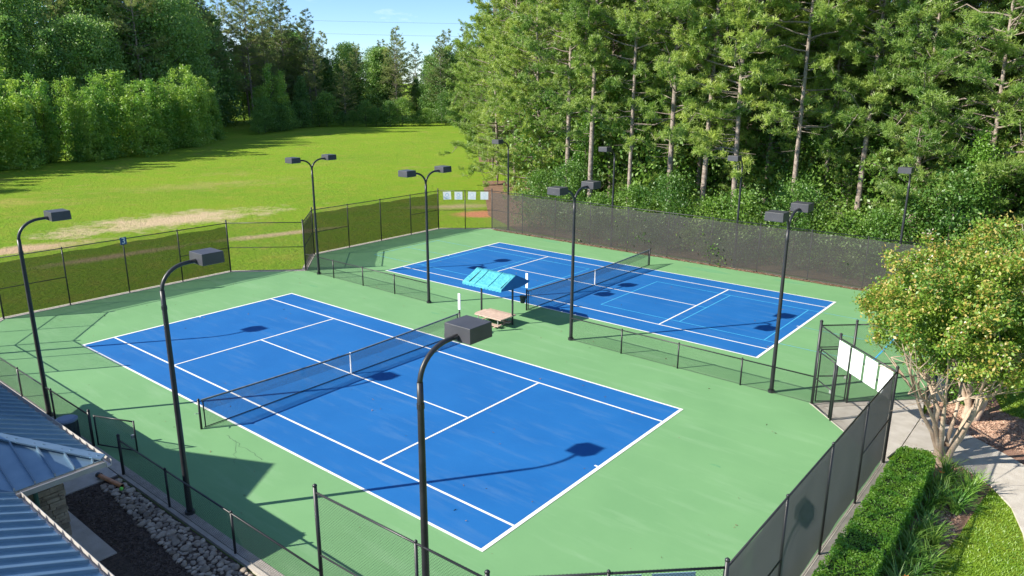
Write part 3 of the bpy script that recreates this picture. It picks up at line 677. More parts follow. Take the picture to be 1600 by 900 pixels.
# ------------------------------------------------------------------ clubhouse at the lower left
club = thing('clubhouse', 'clubhouse corner with sky tinted standing seam metal roof and stone pillar', 'building', (0,-12,0))
TP = .42; EZ = 2.8
def clip(poly, axis, lo, hi):
    def half(P, keep, cut):
        out = []
        for i in range(len(P)):
            a, b = P[i-1], P[i]
            if keep(a) != keep(b):
                k = (cut-a[axis])/(b[axis]-a[axis]); out.append(tuple(a[j]+(b[j]-a[j])*k for j in range(2)))
            if keep(b): out.append(b)
        return out
    P = half(poly, lambda p: p[axis] >= lo, lo)
    return half(P, lambda p: p[axis] <= hi, hi) if P else P
def slope(plan, zf, axis, step, name='roof_slope'):
    lo, hi = min(p[axis] for p in plan), max(p[axis] for p in plan)
    base = MB().poly([(x, y, zf(x,y)-.035) for x, y in plan], .12).build(name, M['trim'], club)
    q = lo
    while q < hi-.02:
        P = clip(plan, axis, q+.004, min(q+step, hi)-.004)
        if len(P) >= 3: MB().poly([(x, y, zf(x,y)) for x, y in P], .02).build('roof_panel', M['roof'], base)
        if q > lo:
            e = clip(plan, axis, q-.006, q+.006)
            if len(e) >= 3:
                o = 1-axis; a = min(e, key=lambda p: p[o]); c = max(e, key=lambda p: p[o])
                pa, pc = Vector((a[0],a[1],zf(*a)+.03)), Vector((c[0],c[1],zf(*c)+.03))
                if axis == 0: pa.x = pc.x = q
                else: pa.y = pc.y = q
                d = pc-pa
                if d.length > .1:
                    sd = Vector((.014,0,0)) if axis == 0 else Vector((0,.014,0))
                    MB().obox((pa+pc)/2, d/2, sd, Vector((0,0,.045))).build('seam_rib', M['rib'], base)
        q += step
z1 = lambda x, y: EZ+TP*(-11.4-y)
zE = lambda x, y: EZ+TP*(5.4-x)
z2 = lambda x, y: EZ+TP*(-13.3-y)
slope([(-7.4,-11.4),(-7.4,-14.9),(1.9,-14.9),(5.4,-11.4)], z1, 0, .41)
slope([(5.4,-11.42),(1.92,-14.9),(3.8,-14.9),(5.4,-13.3)], zE, 1, .41)
slope([(5.42,-13.3),(1.5,-17.22),(1.5,-19),(13,-19),(13,-13.3)], z2, 0, .41)
MB().obox(((5.4+1.9)/2,(-11.4-14.9)/2,(EZ+z1(0,-14.9))/2+.045), Vector((-1.75,-1.75,TP*1.75)), Vector((.085,-.085,0)), Vector((0,0,.02))).build('hip_cap', M['roof'], club)
def gutter(a, b, n):
    a, b, n = Vector(a), Vector(b), Vector(n); t0 = EZ-.02
    P = [(.0,-.16),(.02,-.16),(.11,-.14),(.135,.0),(.12,.01),(.1,-.11),(.02,-.13),(.0,-.02)]
    vs = []
    for e in (a, b):
        for (o, z) in P: vs.append((e.x+n.x*o, e.y+n.y*o, t0+z))
    k = len(P); MB().add(vs, [(i, (i+1)%k, k+(i+1)%k, k+i) for i in range(k)]+[tuple(range(k)), tuple(range(2*k-1,k-1,-1))]).build('gutter', M['gutter'], club)
gutter((-7.4,-11.395,0),(5.53,-11.395,0),(0,1,0)); gutter((5.405,-11.4,0),(5.405,-13.28,0),(1,0,0)); gutter((5.42,-13.295,0),(13,-13.295,0),(0,1,0))
MB().box((-6.9,-19,-.05),(2.3,-13.35,2.95)).build('wall', M['stucco'], club); MB().box((2.31,-19,-.05),(12.4,-14.0,2.75)).build('wall', M['stucco'], club)
MB().box((-7.0,-19,2.97),(3.65,-14.5,4.55)).build('upper_wall', M['stucco'], club)
MB().add([(-7.3,-14.25,4.56),(3.9,-14.25,4.56),(3.9,-19.3,4.56),(-7.3,-19.3,4.56),(-5.2,-16.9,5.4),(1.1,-16.9,5.4)],[(1,0,4,5),(2,1,5),(3,2,5,4),(0,3,4),(0,1,2,3)]).build('upper_roof', M['roof'], club)
MB().add([(-4.3,-15.0,4.6),(-.1,-15.0,4.6),(-.1,-15.0,5.7),(-2.2,-15.0,6.85),(-4.3,-15.0,5.7),(-4.3,-19,4.6),(-.1,-19,4.6),(-.1,-19,5.7),(-2.2,-19,6.85),(-4.3,-19,5.7)],[(0,1,2,3,4),(9,8,7,6,5),(1,6,7,2),(5,0,4,9),(2,7,8,3),(3,8,9,4)]).build('gable_wall', M['stucco'], club)
for s in (-1, 1):
    MB().add([(-2.2,-14.88,7.02),(-2.2+s*2.28,-14.88,5.7),(-2.2+s*2.28,-19.1,5.7),(-2.2,-19.1,7.02),(-2.2,-14.88,6.92),(-2.2+s*2.28,-14.88,5.6),(-2.2+s*2.28,-19.1,5.6),(-2.2,-19.1,6.92)],[(0,1,2,3),(7,6,5,4),(0,4,5,1),(1,5,6,2),(2,6,7,3)]).build('gable_roof', M['roof'], club)
def pillar(x0, y0, x1, y1, z1):
    core = MB().box((x0+.03,y0+.03,-.05),(x1-.03,y1-.03,z1)).build('stone_pillar', M['mortar'], club); rs = random.Random(8)
    def course(a, b, fixed, ax, sgn):
        z = 0
        while z < z1-.05:
            h = rs.choice((.07,.09,.11,.15)); h = min(h, z1-z); q = a
            while q < b-.03:
                w = min(rs.uniform(.14,.4), b-q)
                if b-q-w < .07: w = b-q
                d = rs.uniform(.01,.05)
                lo, hi = (fixed-.035, fixed+d) if sgn > 0 else (fixed-d, fixed+.035)
                A, B = ((q+.006, lo, z+.006), (q+w-.006, hi, z+h-.006)) if ax == 0 else ((lo, q+.006, z+.006), (hi, q+w-.006, z+h-.006))
                MB().box(A, B).build('stone', M['stone'], core); q += w
            z += h
    course(y0, y1, x1, 1, 1); course(x0, x1, y0, 0, -1); course(x0, x1, y1, 0, 1)
pillar(2.95, -12.65, 3.65, -11.8, 2.62)
MB().box((-7.2,-12.7,2.56),(5.1,-12.3,2.78)).build('porch_beam', M['trim'], club)
MB().box((4.6,-13.9,2.5),(5.0,-12.72,2.74)).build('porch_beam', M['trim'], club)
MB().tube([(4.9,-12.45,2.72),(4.9,-12.45,2.45),(4.75,-12.45,2.3),(3.95,-12.45,2.2),(3.8,-12.45,2.05),(3.8,-12.45,.05)], .055, 8).build('downspout', M['spout'], club)
struct('porch_slab', MB().poly([(x,y,.0) for x, y in [(-9,-19),(2.2,-13.4),(2.2,-13.9),(4.84,-13.9),(4.84,-11.36),(.93,-11.36),(.93,-9.62),(-9,-9.62)]], .1), M['concrete'])
club.location = (-.13, -12.09, 0)
# rock border
rb = bpy.data.objects.new('rock_border', None); COL.objects.link(rb); rb.location = (5,-9.9,0); tag(rb, kind='structure')
rs = np.random.RandomState(11)
protos = []
import bmesh
for k in range(7):
    bm = bmesh.new(); bmesh.ops.create_icosphere(bm, subdivisions=2, radius=1)
    fr = rs.normal(size=(3,3))*1.1; ph = rs.uniform(0,6.28,3)
    for v in bm.verts:
        d = 1+.13*sum(math.sin(np.dot(fr[i], v.co)*1.6+ph[i]) for i in range(3)); v.co = Vector((v.co.x*d, v.co.y*d*rs.uniform(.98,1.02), v.co.z*d))
    me = bpy.data.meshes.new('river_rock'); bm.to_mesh(me); bm.free(); me.polygons.foreach_set('use_smooth', [True]*len(me.polygons)); me.materials.append(M['rock']); protos.append(me)
placed = []
for _ in range(9000):
    x = rs.uniform(1.2, 9.6); wid = .22+.045*(x-1.2); y = -9.86+rs.uniform(-wid*1.5, .12)
    r = rs.uniform(.05, .10) if rs.rand() < .8 else rs.uniform(.10, .14)
    if all((x-a)**2+(y-b_)**2 > (.80*(r+c))**2 for a, b_, c in placed): placed.append((x, y, r))
    if len(placed) >= 300: break
for x, y, r in placed:
    o = bpy.data.objects.new('river_rock', protos[rs.randint(7)]); COL.objects.link(o); o.parent = rb
    o.location = (x-5, y+9.9, r*.25-.03); o.scale = (r*rs.uniform(.9,1.3), r*rs.uniform(.8,1.05), r*rs.uniform(.5,.75)); o.rotation_euler = (rs.uniform(-.25,.25), rs.uniform(-.25,.25), rs.uniform(0,6.28))
t = thing('drain_pipe', 'short orange drain pipe lying at the end of the river rocks', 'pipe', (1.3,-9.98,.1))
MB().tube([(.7,-10.06,.1),(1.9,-9.9,.1)], .065, 12, False).build('barrel', M['pvc'], t, smooth=True)
MB().tube([(.68,-10.063,.1),(.8,-10.047,.1)], .085, 12, False).build('socket', M['black'], t, smooth=True)
MB().tube([(.9,-10.034,.1),(1.86,-9.905,.1)], .055, 12, False).build('inner_wall', M['black'], t)
bm = bmesh.new(); bmesh.ops.create_uvsphere(bm, u_segments=14, v_segments=9, radius=.055); me = bpy.data.meshes.new('tennis_ball'); bm.to_mesh(me); bm.free(); me.polygons.foreach_set('use_smooth', [True]*len(me.polygons))
o = link('tennis_ball', me, M['limeball']); o.location = (2.02,-9.98,.1); tag(o, 'bright green tennis ball lying on the river rocks', 'ball')
t = thing('trash_bin', 'dark round bin with pale blue lid behind the low gate', 'trash bin', (-2.1,-9.75,0))
MB().tube([(-2.1,-9.75,0),(-2.1,-9.75,.05),(-2.1,-9.75,.9)], [.24,.26,.30], 18).build('barrel', M['bin'], t, smooth=False)
MB().tube([(-2.1,-9.75,.905),(-2.1,-9.75,.96),(-2.1,-9.75,1.0)], [.33,.33,.24], 18).build('lid', M['binlid'], t)
for i, a in enumerate(np.linspace(0, 6.28, 15)[:-1]):
    MB().box((-2.1+.29*math.cos(a)-.02, -9.75+.29*math.sin(a)-.02, .06), (-2.1+.29*math.cos(a)+.02, -9.75+.29*math.sin(a)+.02, .89)).build('slat', M['bin'], t)
t = thing('dark_bin', 'dark rounded bin behind the blooming tree at the fence corner', 'trash bin', (18.95,12.55,0))
MB().tube([(18.95,12.55,-.03),(18.95,12.55,.85),(18.95,12.55,.95)], [.27,.3,.22], 16).build('barrel', M['bin'], t); MB().tube([(18.95,12.55,.96),(18.95,12.55,1.02)], [.31,.26], 16).build('lid', M['bin'], t)

# ------------------------------------------------------------------ foliage generators
def leaf_quads(c, n, size, rs, up=.3, asp=.55):
    k = len(c)
    d = rs.normal(size=(k,3)); d /= np.linalg.norm(d, axis=1)[:,None]
    nn = rs.normal(size=(k,3)); nn[:,2] += up*3; nn = nn-(nn*d).sum(1)[:,None]*d; nn /= np.linalg.norm(nn, axis=1)[:,None]+1e-9
    e = np.cross(d, nn); l = size*rs.uniform(.6,1.25,k)[:,None]; w = l*asp
    V = np.stack([c-d*l*.5, c+e*w*.5, c+d*l*.5, c-e*w*.5], 1).reshape(-1,3)
    return V, np.arange(4*k).reshape(-1,4)
def pine_proto(seed, Ht, base, spread, tufts, fol):
    rs = np.random.RandomState(seed)
    bend = rs.normal(size=2)*.35
    tp = lambda z: np.array([bend[0]*math.sin(z/Ht*2.6)*z/Ht, bend[1]*math.sin(z/Ht*2.1+1)*z/Ht, z])
    r0 = (.0062*Ht+.03)*rs.uniform(.85,1.25)
    zs = np.linspace(-.2, Ht, 15); tr = MB().tube([tp(z) for z in zs], [max(.02, r0*(1-(z/Ht)**1.15*.93)) for z in zs], 9)
    C, D = [], []
    nb = int(84+spread*5)
    for i in range(nb):
        f = base+(1-base)*((i+rs.rand())/nb)**.92; z = f*Ht
        prof = (1-((f-base)/(1-base))**1.6)*.9+.12
        if f < base+.2: prof *= rs.uniform(.2, 1.0)
        ln = spread*prof*rs.uniform(.6, 1.12); az = rs.uniform(0, 6.283)
        rise = rs.uniform(-.18,.15)+.55*((f-base)/(1-base))
        p = tp(z); pts = []; n = 6; dr = np.array([math.cos(az), math.sin(az), 0])
        side = np.array([-dr[1], dr[0], 0]); crv = rs.normal()*.12
        for j in range(n+1):
            s = j/n; pts.append(p+dr*ln*s+side*ln*crv*s*s+np.array([0,0,ln*(rise*s+.18*s*s*(1 if rs.rand()<.8 else -1))]))
        tr.tube(pts, [max(.008, .011*ln*(1-.85*j/n)+.007) for j in range(n+1)], 4, False)
        for q in range(max(3, int(ln*3.2))):
            s = rs.uniform(.28, 1.0)**.8; k = min(n-1, int(s*n)); a = pts[k]+(pts[k+1]-pts[k])*(s*n-k)
            sg = rs.choice((-1,1)); td = dr*rs.uniform(.3,.9)+side*sg*rs.uniform(.3,1.0)+np.array([0,0,rs.uniform(-.05,.45)]); td /= np.linalg.norm(td)
            tl = rs.uniform(.35, 1.0)*(1.25-.5*s)*min(1.2, .4+ln*.2); e = a+td*tl
            tr.tube([a, e], [.012, .006], 3, False)
            for u in np.linspace(.35, 1, tufts):
                C.append(a+(e-a)*u+rs.normal(size=3)*.07); D.append(td*.6+np.array([0,0,.55])+rs.normal(size=3)*.25)
        C.append(pts[-1]); D.append(dr*.6+np.array([0,0,.6]))
    for _ in range(rs.randint(5, 11)):     # dead lower stubs
        z = rs.uniform(.25, base+.05)*Ht; az = rs.uniform(0,6.28); d = np.array([math.cos(az),math.sin(az),rs.uniform(-.25,.2)]); tr.tube([tp(z), tp(z)+d*rs.uniform(.5,1.9)], [.025,.008], 4, False)
    C, D = np.array(C), np.array(D); D /= np.linalg.norm(D, axis=1)[:,None]
    nb = fol; k = len(C)*nb; C = np.repeat(C, nb, 0); D = np.repeat(D, nb, 0)
    d = D*rs.uniform(.2,.9,(k,1))+rs.normal(size=(k,3))*.55; d /= np.linalg.norm(d, axis=1)[:,None]
    w = np.cross(d, rs.normal(size=(k,3))); w /= np.linalg.norm(w, axis=1)[:,None]+1e-9
    l = rs.uniform(.17,.33,(k,1)); wd = .028
    V = np.stack([C-w*wd*.6, C+w*wd*.6, C+d*l+w*wd*.35, C+d*l-w*wd*.35], 1).reshape(-1,3)
    me = bpy.data.meshes.new('trunk'); me.from_pydata([tuple(p) for p in tr.v], [], tr.f); me.polygons.foreach_set('use_smooth', [True]*len(me.polygons)); me.update()
    return me, np_mesh('crown', V, np.arange(4*k).reshape(-1,4))
def broad_proto(seed, Ht, rad, base, clumps, per, size, shape, limbs=9):
    rs = np.random.RandomState(seed)
    tr = MB(); r0 = .012*Ht+.03; zs = np.linspace(-.2, Ht*.9, 9)
    wob = rs.normal(size=(9,2))*.03*Ht*.4; wob[0] = 0
    ax = [np.array([wob[i][0]*zs[i]/Ht, wob[i][1]*zs[i]/Ht, zs[i]]) for i in range(9)]
    tr.tube(ax, [max(.015, r0*(1-.95*z/(Ht*.92))) for z in zs], 8)
    prof = {'cone': lambda f: (1-f)**.75*(.35+.65*min(1,f*4+.25)), 'oval': lambda f: math.sqrt(max(0, 1-(2*f-.85)**2/1.4)), 'round': lambda f: math.sqrt(max(.02, 1-(2*f-1)**2)), 'shrub': lambda f: math.sqrt(max(.03, 1-f**2)), 'spires': lambda f: 1}[shape]
    lob = [(rs.uniform(0,6.28), rs.randint(2,5), rs.uniform(.08,.22), rs.uniform(0,9)) for _ in range(4)]
    lead = [(rs.normal()*rad*.45*(k>0), rs.normal()*rad*.45*(k>0), 1.0 if k == 0 else rs.uniform(.6,.97), rad*rs.uniform(.34,.56)) for k in range(8)]
    C = []
    while len(C) < clumps:
        f = rs.rand()**(.85); az = rs.uniform(0,6.28); rr = prof(f)*rad*(1+sum(a*math.sin(m*az+p+q*f) for p, m, a, q in lob))
        s = rs.rand()**.42
        if shape == 'spires':
            q = lead[rs.randint(len(lead))]; f = rs.rand()**1.15; rr = q[3]*(1-f)**.95*min(1, .6+f*3)+.12; zz = (base+(q[2]-base)*f)*Ht
            C.append((q[0]+math.cos(az)*rr*s, q[1]+math.sin(az)*rr*s, zz+rs.normal()*.1)); continue
        C.append((math.cos(az)*rr*s, math.sin(az)*rr*s, (base+(1-base)*f)*Ht+rs.normal()*.12))
    C = np.array(C)
    for i in rs.choice(len(C), min(len(C), limbs*4), False):
        c = C[i]; z0 = max(.1*Ht, c[2]-np.hypot(c[0],c[1])*rs.uniform(.5,1.0)); k = int(np.clip(z0/(Ht*.9)*8, 0, 7)); a = ax[k]+(ax[k+1]-ax[k])*np.clip(z0/(Ht*.9)*8-k, 0, 1)
        tr.tube([a, (a+c)/2+np.array([0,0,-.04*Ht*rs.rand()]), c], [r0*.28, r0*.18, .012], 4, False)
    sz = (rad*.11+.18)*(.55 if shape == 'spires' else .8)
    P = np.repeat(C, per, 0)+rs.normal(size=(clumps*per,3))*[sz,sz,sz*.6]
    V, F = leaf_quads(P, 0, size, rs)
    me = bpy.data.meshes.new('trunk'); me.from_pydata([tuple(p) for p in tr.v], [], tr.f); me.polygons.foreach_set('use_smooth', [True]*len(me.polygons)); me.update()
    return me, np_mesh('crown', V, F)
def plant_tree(name, proto, mats, x, y, sc, rz, label, cat='tree', group=None, z=-.05, sq=1.0):
    t = thing(name, label, cat, (x, y, z), group); t.rotation_euler = (0,0,rz); t.scale = (sc*sq, sc*sq, sc)
    a = link('trunk', proto[0], mats[0], t); c = link('crown', proto[1], mats[1], t); return t
def slot(me, m):
    me2 = me.copy(); me2.materials.clear(); me2.materials.append(m); return me2
rg = random.Random(21)
PN = [pine_proto(31, 25, .26, 5.0, 5, 17), pine_proto(32, 28, .32, 4.6, 5, 17), pine_proto(33, 25, .22, 5.2, 5, 17), pine_proto(34, 27, .28, 4.9, 5, 17)]
EDGE = pine_proto(35, 23, .06, 6.2, 5, 13)
NP = (M['bark'], M['pine'])
# front row of pines behind the windscreen (their trunks can be told apart)
front = [(-16.6,34.5,'E',1.0),(-11.4,31.2,0,1.0),(-8.6,30.2,1,1.0),(-5.4,30.6,3,1.02),(-2.3,30.9,0,1.02),(.3,30.9,1,.98),(2.9,30.4,2,1.08),(6.3,31.6,3,1.05),(9.8,33.8,1,.95),(13.0,33.6,'E',.95),(17.0,33.2,'E',1.05),(21.0,33.5,'E',.95),(25.5,35.0,'E',1.1)]
for i, (x, y, k, sc) in enumerate(front):
    pr = EDGE if k == 'E' else PN[k]
    plant_tree('pine_tree', pr, NP, x, y, sc, rg.uniform(0,6.28), 'tall pine in the front row behind the windscreen, %s trunk from the left' % ORD[i], 'pine tree', 'front row of pines')
for r, (yy, n) in enumerate(((37.0,14),(42,14),(48,14),(56,14))):
    for i in range(n):
        x = -20-8*r+(i+rg.uniform(.1,.9))*(56+12*r)/n; y = yy+rg.uniform(-2,2)
        if x < -18 and y < 31-1.02*(x+18)+1: y = 33-1.02*(x+18)+rg.uniform(0,4)
        plant_tree('pine_tree', EDGE if (r == 3 or rg.random() < .3) else rg.choice(PN), NP, x, y, rg.uniform(.95,1.15), rg.uniform(0,6.28), 'pine deeper in the right woods, %s row back, %s from the left' % (ORD[r], ORD[i]), 'pine tree', 'pines deeper in the right hand woods')
for i, (x, y) in enumerate([(-27,41),(-33,48),(-41,56),(-50,66),(-60,76),(-72,88),(-85,101),(-98,114)]):
    plant_tree('pine_tree', rg.choice((EDGE,PN[0],EDGE)), NP, x+2, y+3, rg.uniform(.82,1.0), rg.uniform(0,6.28), 'pine on the right edge of the field, %s going away from the courts' % ORD[i], 'pine tree', 'pines along the right edge of the field')
# understory behind the windscreen
UB = [broad_proto(51, 4.4, 2.2, .02, 230, 34, .17, 'shrub', 5), broad_proto(52, 5.6, 2.0, .04, 240, 34, .17, 'oval', 5), broad_proto(53, 3.4, 2.3, .0, 210, 34, .16, 'shrub', 5)]
sh = [(-13.2,30.4),(-9.9,29.9),(-7.0,29.6),(-4.1,29.7),(-1.2,29.4),(1.5,29.5),(4.3,29.6),(7.4,29.8),(10.2,30.1),(12.8,29.9),(15.6,30.3),(18.6,29.8),(21.5,30.2),(24.5,30.5)]
for i, (x, y) in enumerate(sh):
    plant_tree('understory_shrub', UB[i % 3], (M['bark_dark'], M['leaf']), x+rg.uniform(-.5,.5), y+rg.uniform(-.3,.5), rg.uniform(.85,1.2), rg.uniform(0,6.28), 'leafy green shrub under the pines behind the windscreen, %s from left' % ORD[i], 'shrub', 'shrubs under the pines')
for i in range(22):
    plant_tree('understory_shrub', UB[i % 3], (M['bark_dark'], M['leaf']), -16+i*2.2+rg.uniform(-.7,.7), 33.5+rg.uniform(0,8), rg.uniform(.9,1.6), rg.uniform(0,6.28), 'leafy shrub in the shade deeper under the pines, %s from the left' % ORD[i], 'shrub', 'shrubs deep under the pines')
for i in range(20):
    x = -15+i*2.2+rg.uniform(-.8,.8); y = 33.5+rg.uniform(0,3.5)
    if i % 2: plant_tree('young_pine', EDGE, NP, x, y, rg.uniform(.42,.62), rg.uniform(0,6.28), 'bushy young pine growing between the tall trunks, %s from left' % ORD[i], 'pine tree', 'young pines between the trunks', sq=.8)
    else: plant_tree('young_broadleaf_tree', UB[1], (M['bark_dark'], M['leaf']), x, y+2, rg.uniform(1.5,2.2), rg.uniform(0,6.28), 'slender leafy tree growing between the tall pine trunks, %s from left' % ORD[i], 'tree', 'leafy trees between the trunks')
DW = broad_proto(64, 17, 5.5, .0, 520, 24, .42, 'oval', 8); DW = (slot(DW[0], M['bark_dark']), slot(DW[1], M['leaf_far']))
for i in range(18):
    plant_tree('broadleaf_tree', DW, (M['bark_dark'], M['leaf_far']), -42+i*6.4+rg.uniform(-2,2), 66+rg.uniform(-3,3)-max(0, i-9)*1.2, rg.uniform(.95,1.3), rg.uniform(0,6.28), 'dark broadleaf tree behind all the right hand pines, %s from left' % ORD[i], 'tree', 'broadleaf trees behind the right hand pines')
RB = broad_proto(61, 13, 4.6, .05, 620, 34, .2, 'oval', 9)
for i, (x, y, sc, lb) in enumerate(((28.5,29.5,1.0,'bright green broadleaf tree at the right edge above the blooming tree'),(33,32,1.1,'broadleaf tree at the far right partly out of view'),(27.0,40,1.3,'tall broadleaf tree behind the right hand pines'))):
    pr = (slot(RB[0], M['bark_dark']), slot(RB[1], M['leaf_vine'])); plant_tree('broadleaf_tree', pr, (M['bark_dark'], M['leaf_vine']), x, y, sc, i*2.1, lb, 'tree')
VN = broad_proto(63, 9, .9, .0, 190, 26, .15, 'oval', 2)
for (x, y, lb) in ((16.6,31.0,'bright green vine climbing a pine right of the last front trunks'),(-10.2,31.9,'green vine covered stem between the first two pine trunks')):
    plant_tree('climbing_vine', (slot(VN[0], M['bark_dark']), slot(VN[1], M['leaf_vine'])), (M['bark_dark'], M['leaf_vine']), x, y, 1, 1, lb, 'vine')
# left tree line
YB = [broad_proto(71, 12.5, 3.6, .0, 760, 18, .31, 'spires', 7), broad_proto(72, 12, 3.3, .0, 760, 18, .31, 'spires', 7), broad_proto(73, 11.5, 3.7, .0, 760, 18, .31, 'spires', 7)]
line = [(-82,-9),(-84,2),(-86,9),(-88.5,16),(-90.5,24),(-95.5,34.5),(-106,50),(-119,64)]
pts = []
for i in range(len(line)-1):
    a, b_ = Vector(line[i]), Vector(line[i+1]); n = max(2, round((b_-a).length/3.1))
    pts += [a.lerp(b_, j/n) for j in range(n)]
for i, p in enumerate(pts):
    vis = i-5
    lb = 'bright green young tree at the left field edge, %s in the row from left' % ORD[vis] if 0 <= vis < 50 else 'young broadleaf tree of the left row out of view'
    plant_tree('young_broadleaf_tree', YB[i % 3], (M['bark_dark'], M['leaf_young']), p.x-3.8+rg.uniform(-2.2,1.2), p.y+.5+rg.uniform(-1.5,1.5), rg.uniform(.66,1.16), rg.uniform(0,6.28), lb, 'tree', 'young broadleaf trees at the field edge', sq=rg.uniform(.85,1.3))
FB = [broad_proto(81, 19, 5.2, .05, 620, 26, .42, 'oval', 9), broad_proto(82, 16, 4.2, .02, 520, 26, .42, 'cone', 8)]
FP = [pine_proto(83, 26, .2, 5.4, 4, 11), pine_proto(84, 22, .08, 5.4, 4, 11)]
FP = [(slot(a, M['bark']), slot(c, M['pine_far'])) for a, c in FP]
k = 0
rows = [((-126,26),(-130,38),(-138,58),(-150,76),(-164,94), 6.2, 10), ((-138,29),(-142,44),(-150,62),(-162,80),(-178,98), 6.6, 22), ((-152,34),(-156,50),(-166,68),(-178,86),(-198,108), 7.2, 36)]
for r, (a0, a1, a2, a3, a4, stp, _) in enumerate(rows):
    P = [Vector(q) for q in (a0,a1,a2,a3,a4)]; cnt = -1
    for i in range(4):
        n = round((P[i+1]-P[i]).length/stp)
        for j in range(n):
            q = P[i].lerp(P[i+1], (j+rg.uniform(-.2,.2))/n); kind = rg.random(); cnt += 1
            if kind < .5: plant_tree('pine_tree', rg.choice(FP), (M['bark'], M['pine_far']), q.x, q.y, rg.uniform(1.0,1.25)+.12*r+(.22 if i > 1 else .06), rg.uniform(0,6.28), 'tall pine in row %d behind the bright young trees, %s from left' % (r+1, ORD[cnt]), 'pine tree', 'pines behind the young trees')
            else: plant_tree('broadleaf_tree', rg.choice(FB), (M['bark_dark'], M['leaf_far']), q.x, q.y, rg.uniform(1.05,1.35)+.25*r+(.3 if i > 1 else .1), rg.uniform(0,6.28), 'dark broadleaf tree in row %d behind the bright young trees, %s from left' % (r+1, ORD[cnt]), 'tree', 'broadleaf trees behind the young trees')
# far end of the field
fx = [(-152,97),(-147,103),(-150,110),(-143,114),(-147,121),(-140,126),(-133,124),(-128,131),(-121,129),(-116,135),(-136,134),(-158,104),(-110,130)]
for i, (x, y) in enumerate(fx):
    if i % 3 != 1: plant_tree('pine_tree', FP[1] if i % 2 else FP[0], (M['bark'], M['pine_far']), x-2, y+2, rg.uniform(.72,.9), rg.uniform(0,6.28), 'pine at the far field edge below the gap of sky, %s from left' % ORD[i], 'pine tree', 'pines at the far end of the field')
    else: plant_tree('broadleaf_tree', FB[1], (M['bark_dark'], M['leaf_young']), x-2, y+2, rg.uniform(.7,.95), rg.uniform(0,6.28), 'bright broadleaf tree at the far field edge below the sky gap, %s from left' % ORD[i], 'tree', 'broadleaf trees at the far end of the field')
for r in range(2):
    for i in range(24):
        a = i/23; x = -190-12*r+104*a+rg.uniform(-3,3); y = 106+14*r+48*a+rg.uniform(-3,4)
        plant_tree('broadleaf_tree' if i % 3 else 'pine_tree', FB[i % 2] if i % 3 else FP[1], (M['bark_dark'], M['leaf_far']) if i % 3 else (M['bark'], M['pine_far']), x, y, rg.uniform(.95,1.18)+(.15 if i < 7 else 0), rg.uniform(0,6.28), 'tree in the wood beyond the far field end, %s row, %s from left' % (ORD[r], ORD[i]), 'tree', 'trees behind the far end of the field')
plant_tree('young_broadleaf_tree', YB[1], (M['bark_dark'], M['leaf_young']), -136, 87, 1.25, 1.0, 'pale green cone shaped young tree standing alone right of the young row', 'tree')
for i in range(24):
    a = i/23; x = -128-26*a if a < .5 else -141-12*(a-.5)+ (a-.5)*60; y = 78+22*min(1, a*2)+ max(0, a-.5)*58
    plant_tree('understory_shrub', UB[i % 3], (M['bark_dark'], slot(UB[i % 3][1], M['leaf_far']).materials[0]), x+rg.uniform(-2,0), y+rg.uniform(0,3), rg.uniform(.8,1.5), rg.uniform(0,6.28), 'low bush at the foot of the far field edge trees, %s from left' % ORD[i], 'shrub', 'bushes at the far end of the field')
for i, (x, y, sc) in enumerate(((-158,96,1.35),(-161,103,1.3),(-164,110,1.35),(-160,116,1.15),(-168,101,1.45),(-170,113,1.35))):
    plant_tree('pine_tree', FP[0], (M['bark'], M['pine_far']), x, y, sc, rg.uniform(0,6.28), 'very tall pine closing the left side of the sky gap, %s from left' % ORD[i], 'pine tree', 'tall pines left of the sky gap')
for i, (x, y) in enumerate(((-85,-13),(-81,-19),(-78,-26))):
    plant_tree('broadleaf_tree', FB[0], (M['bark_dark'], M['leaf_far']), x, y, .95, rg.uniform(0,6.28), 'broadleaf tree left of the view whose shadow falls on the field', 'tree', 'trees left of the view')
# power lines in the sky gap
for i, z in enumerate((33.0, 38.0)):
    mb = MB().tube([(-330+400*a, 130+270*a, z-5*math.sin(math.pi*a)) for a in np.linspace(0,1,24)], .035, 5)
    tag(mb.build('power_line', M['cable']), ('lower' if i == 0 else 'upper')+' thin power line crossing the gap of sky', 'power line', 'power lines')

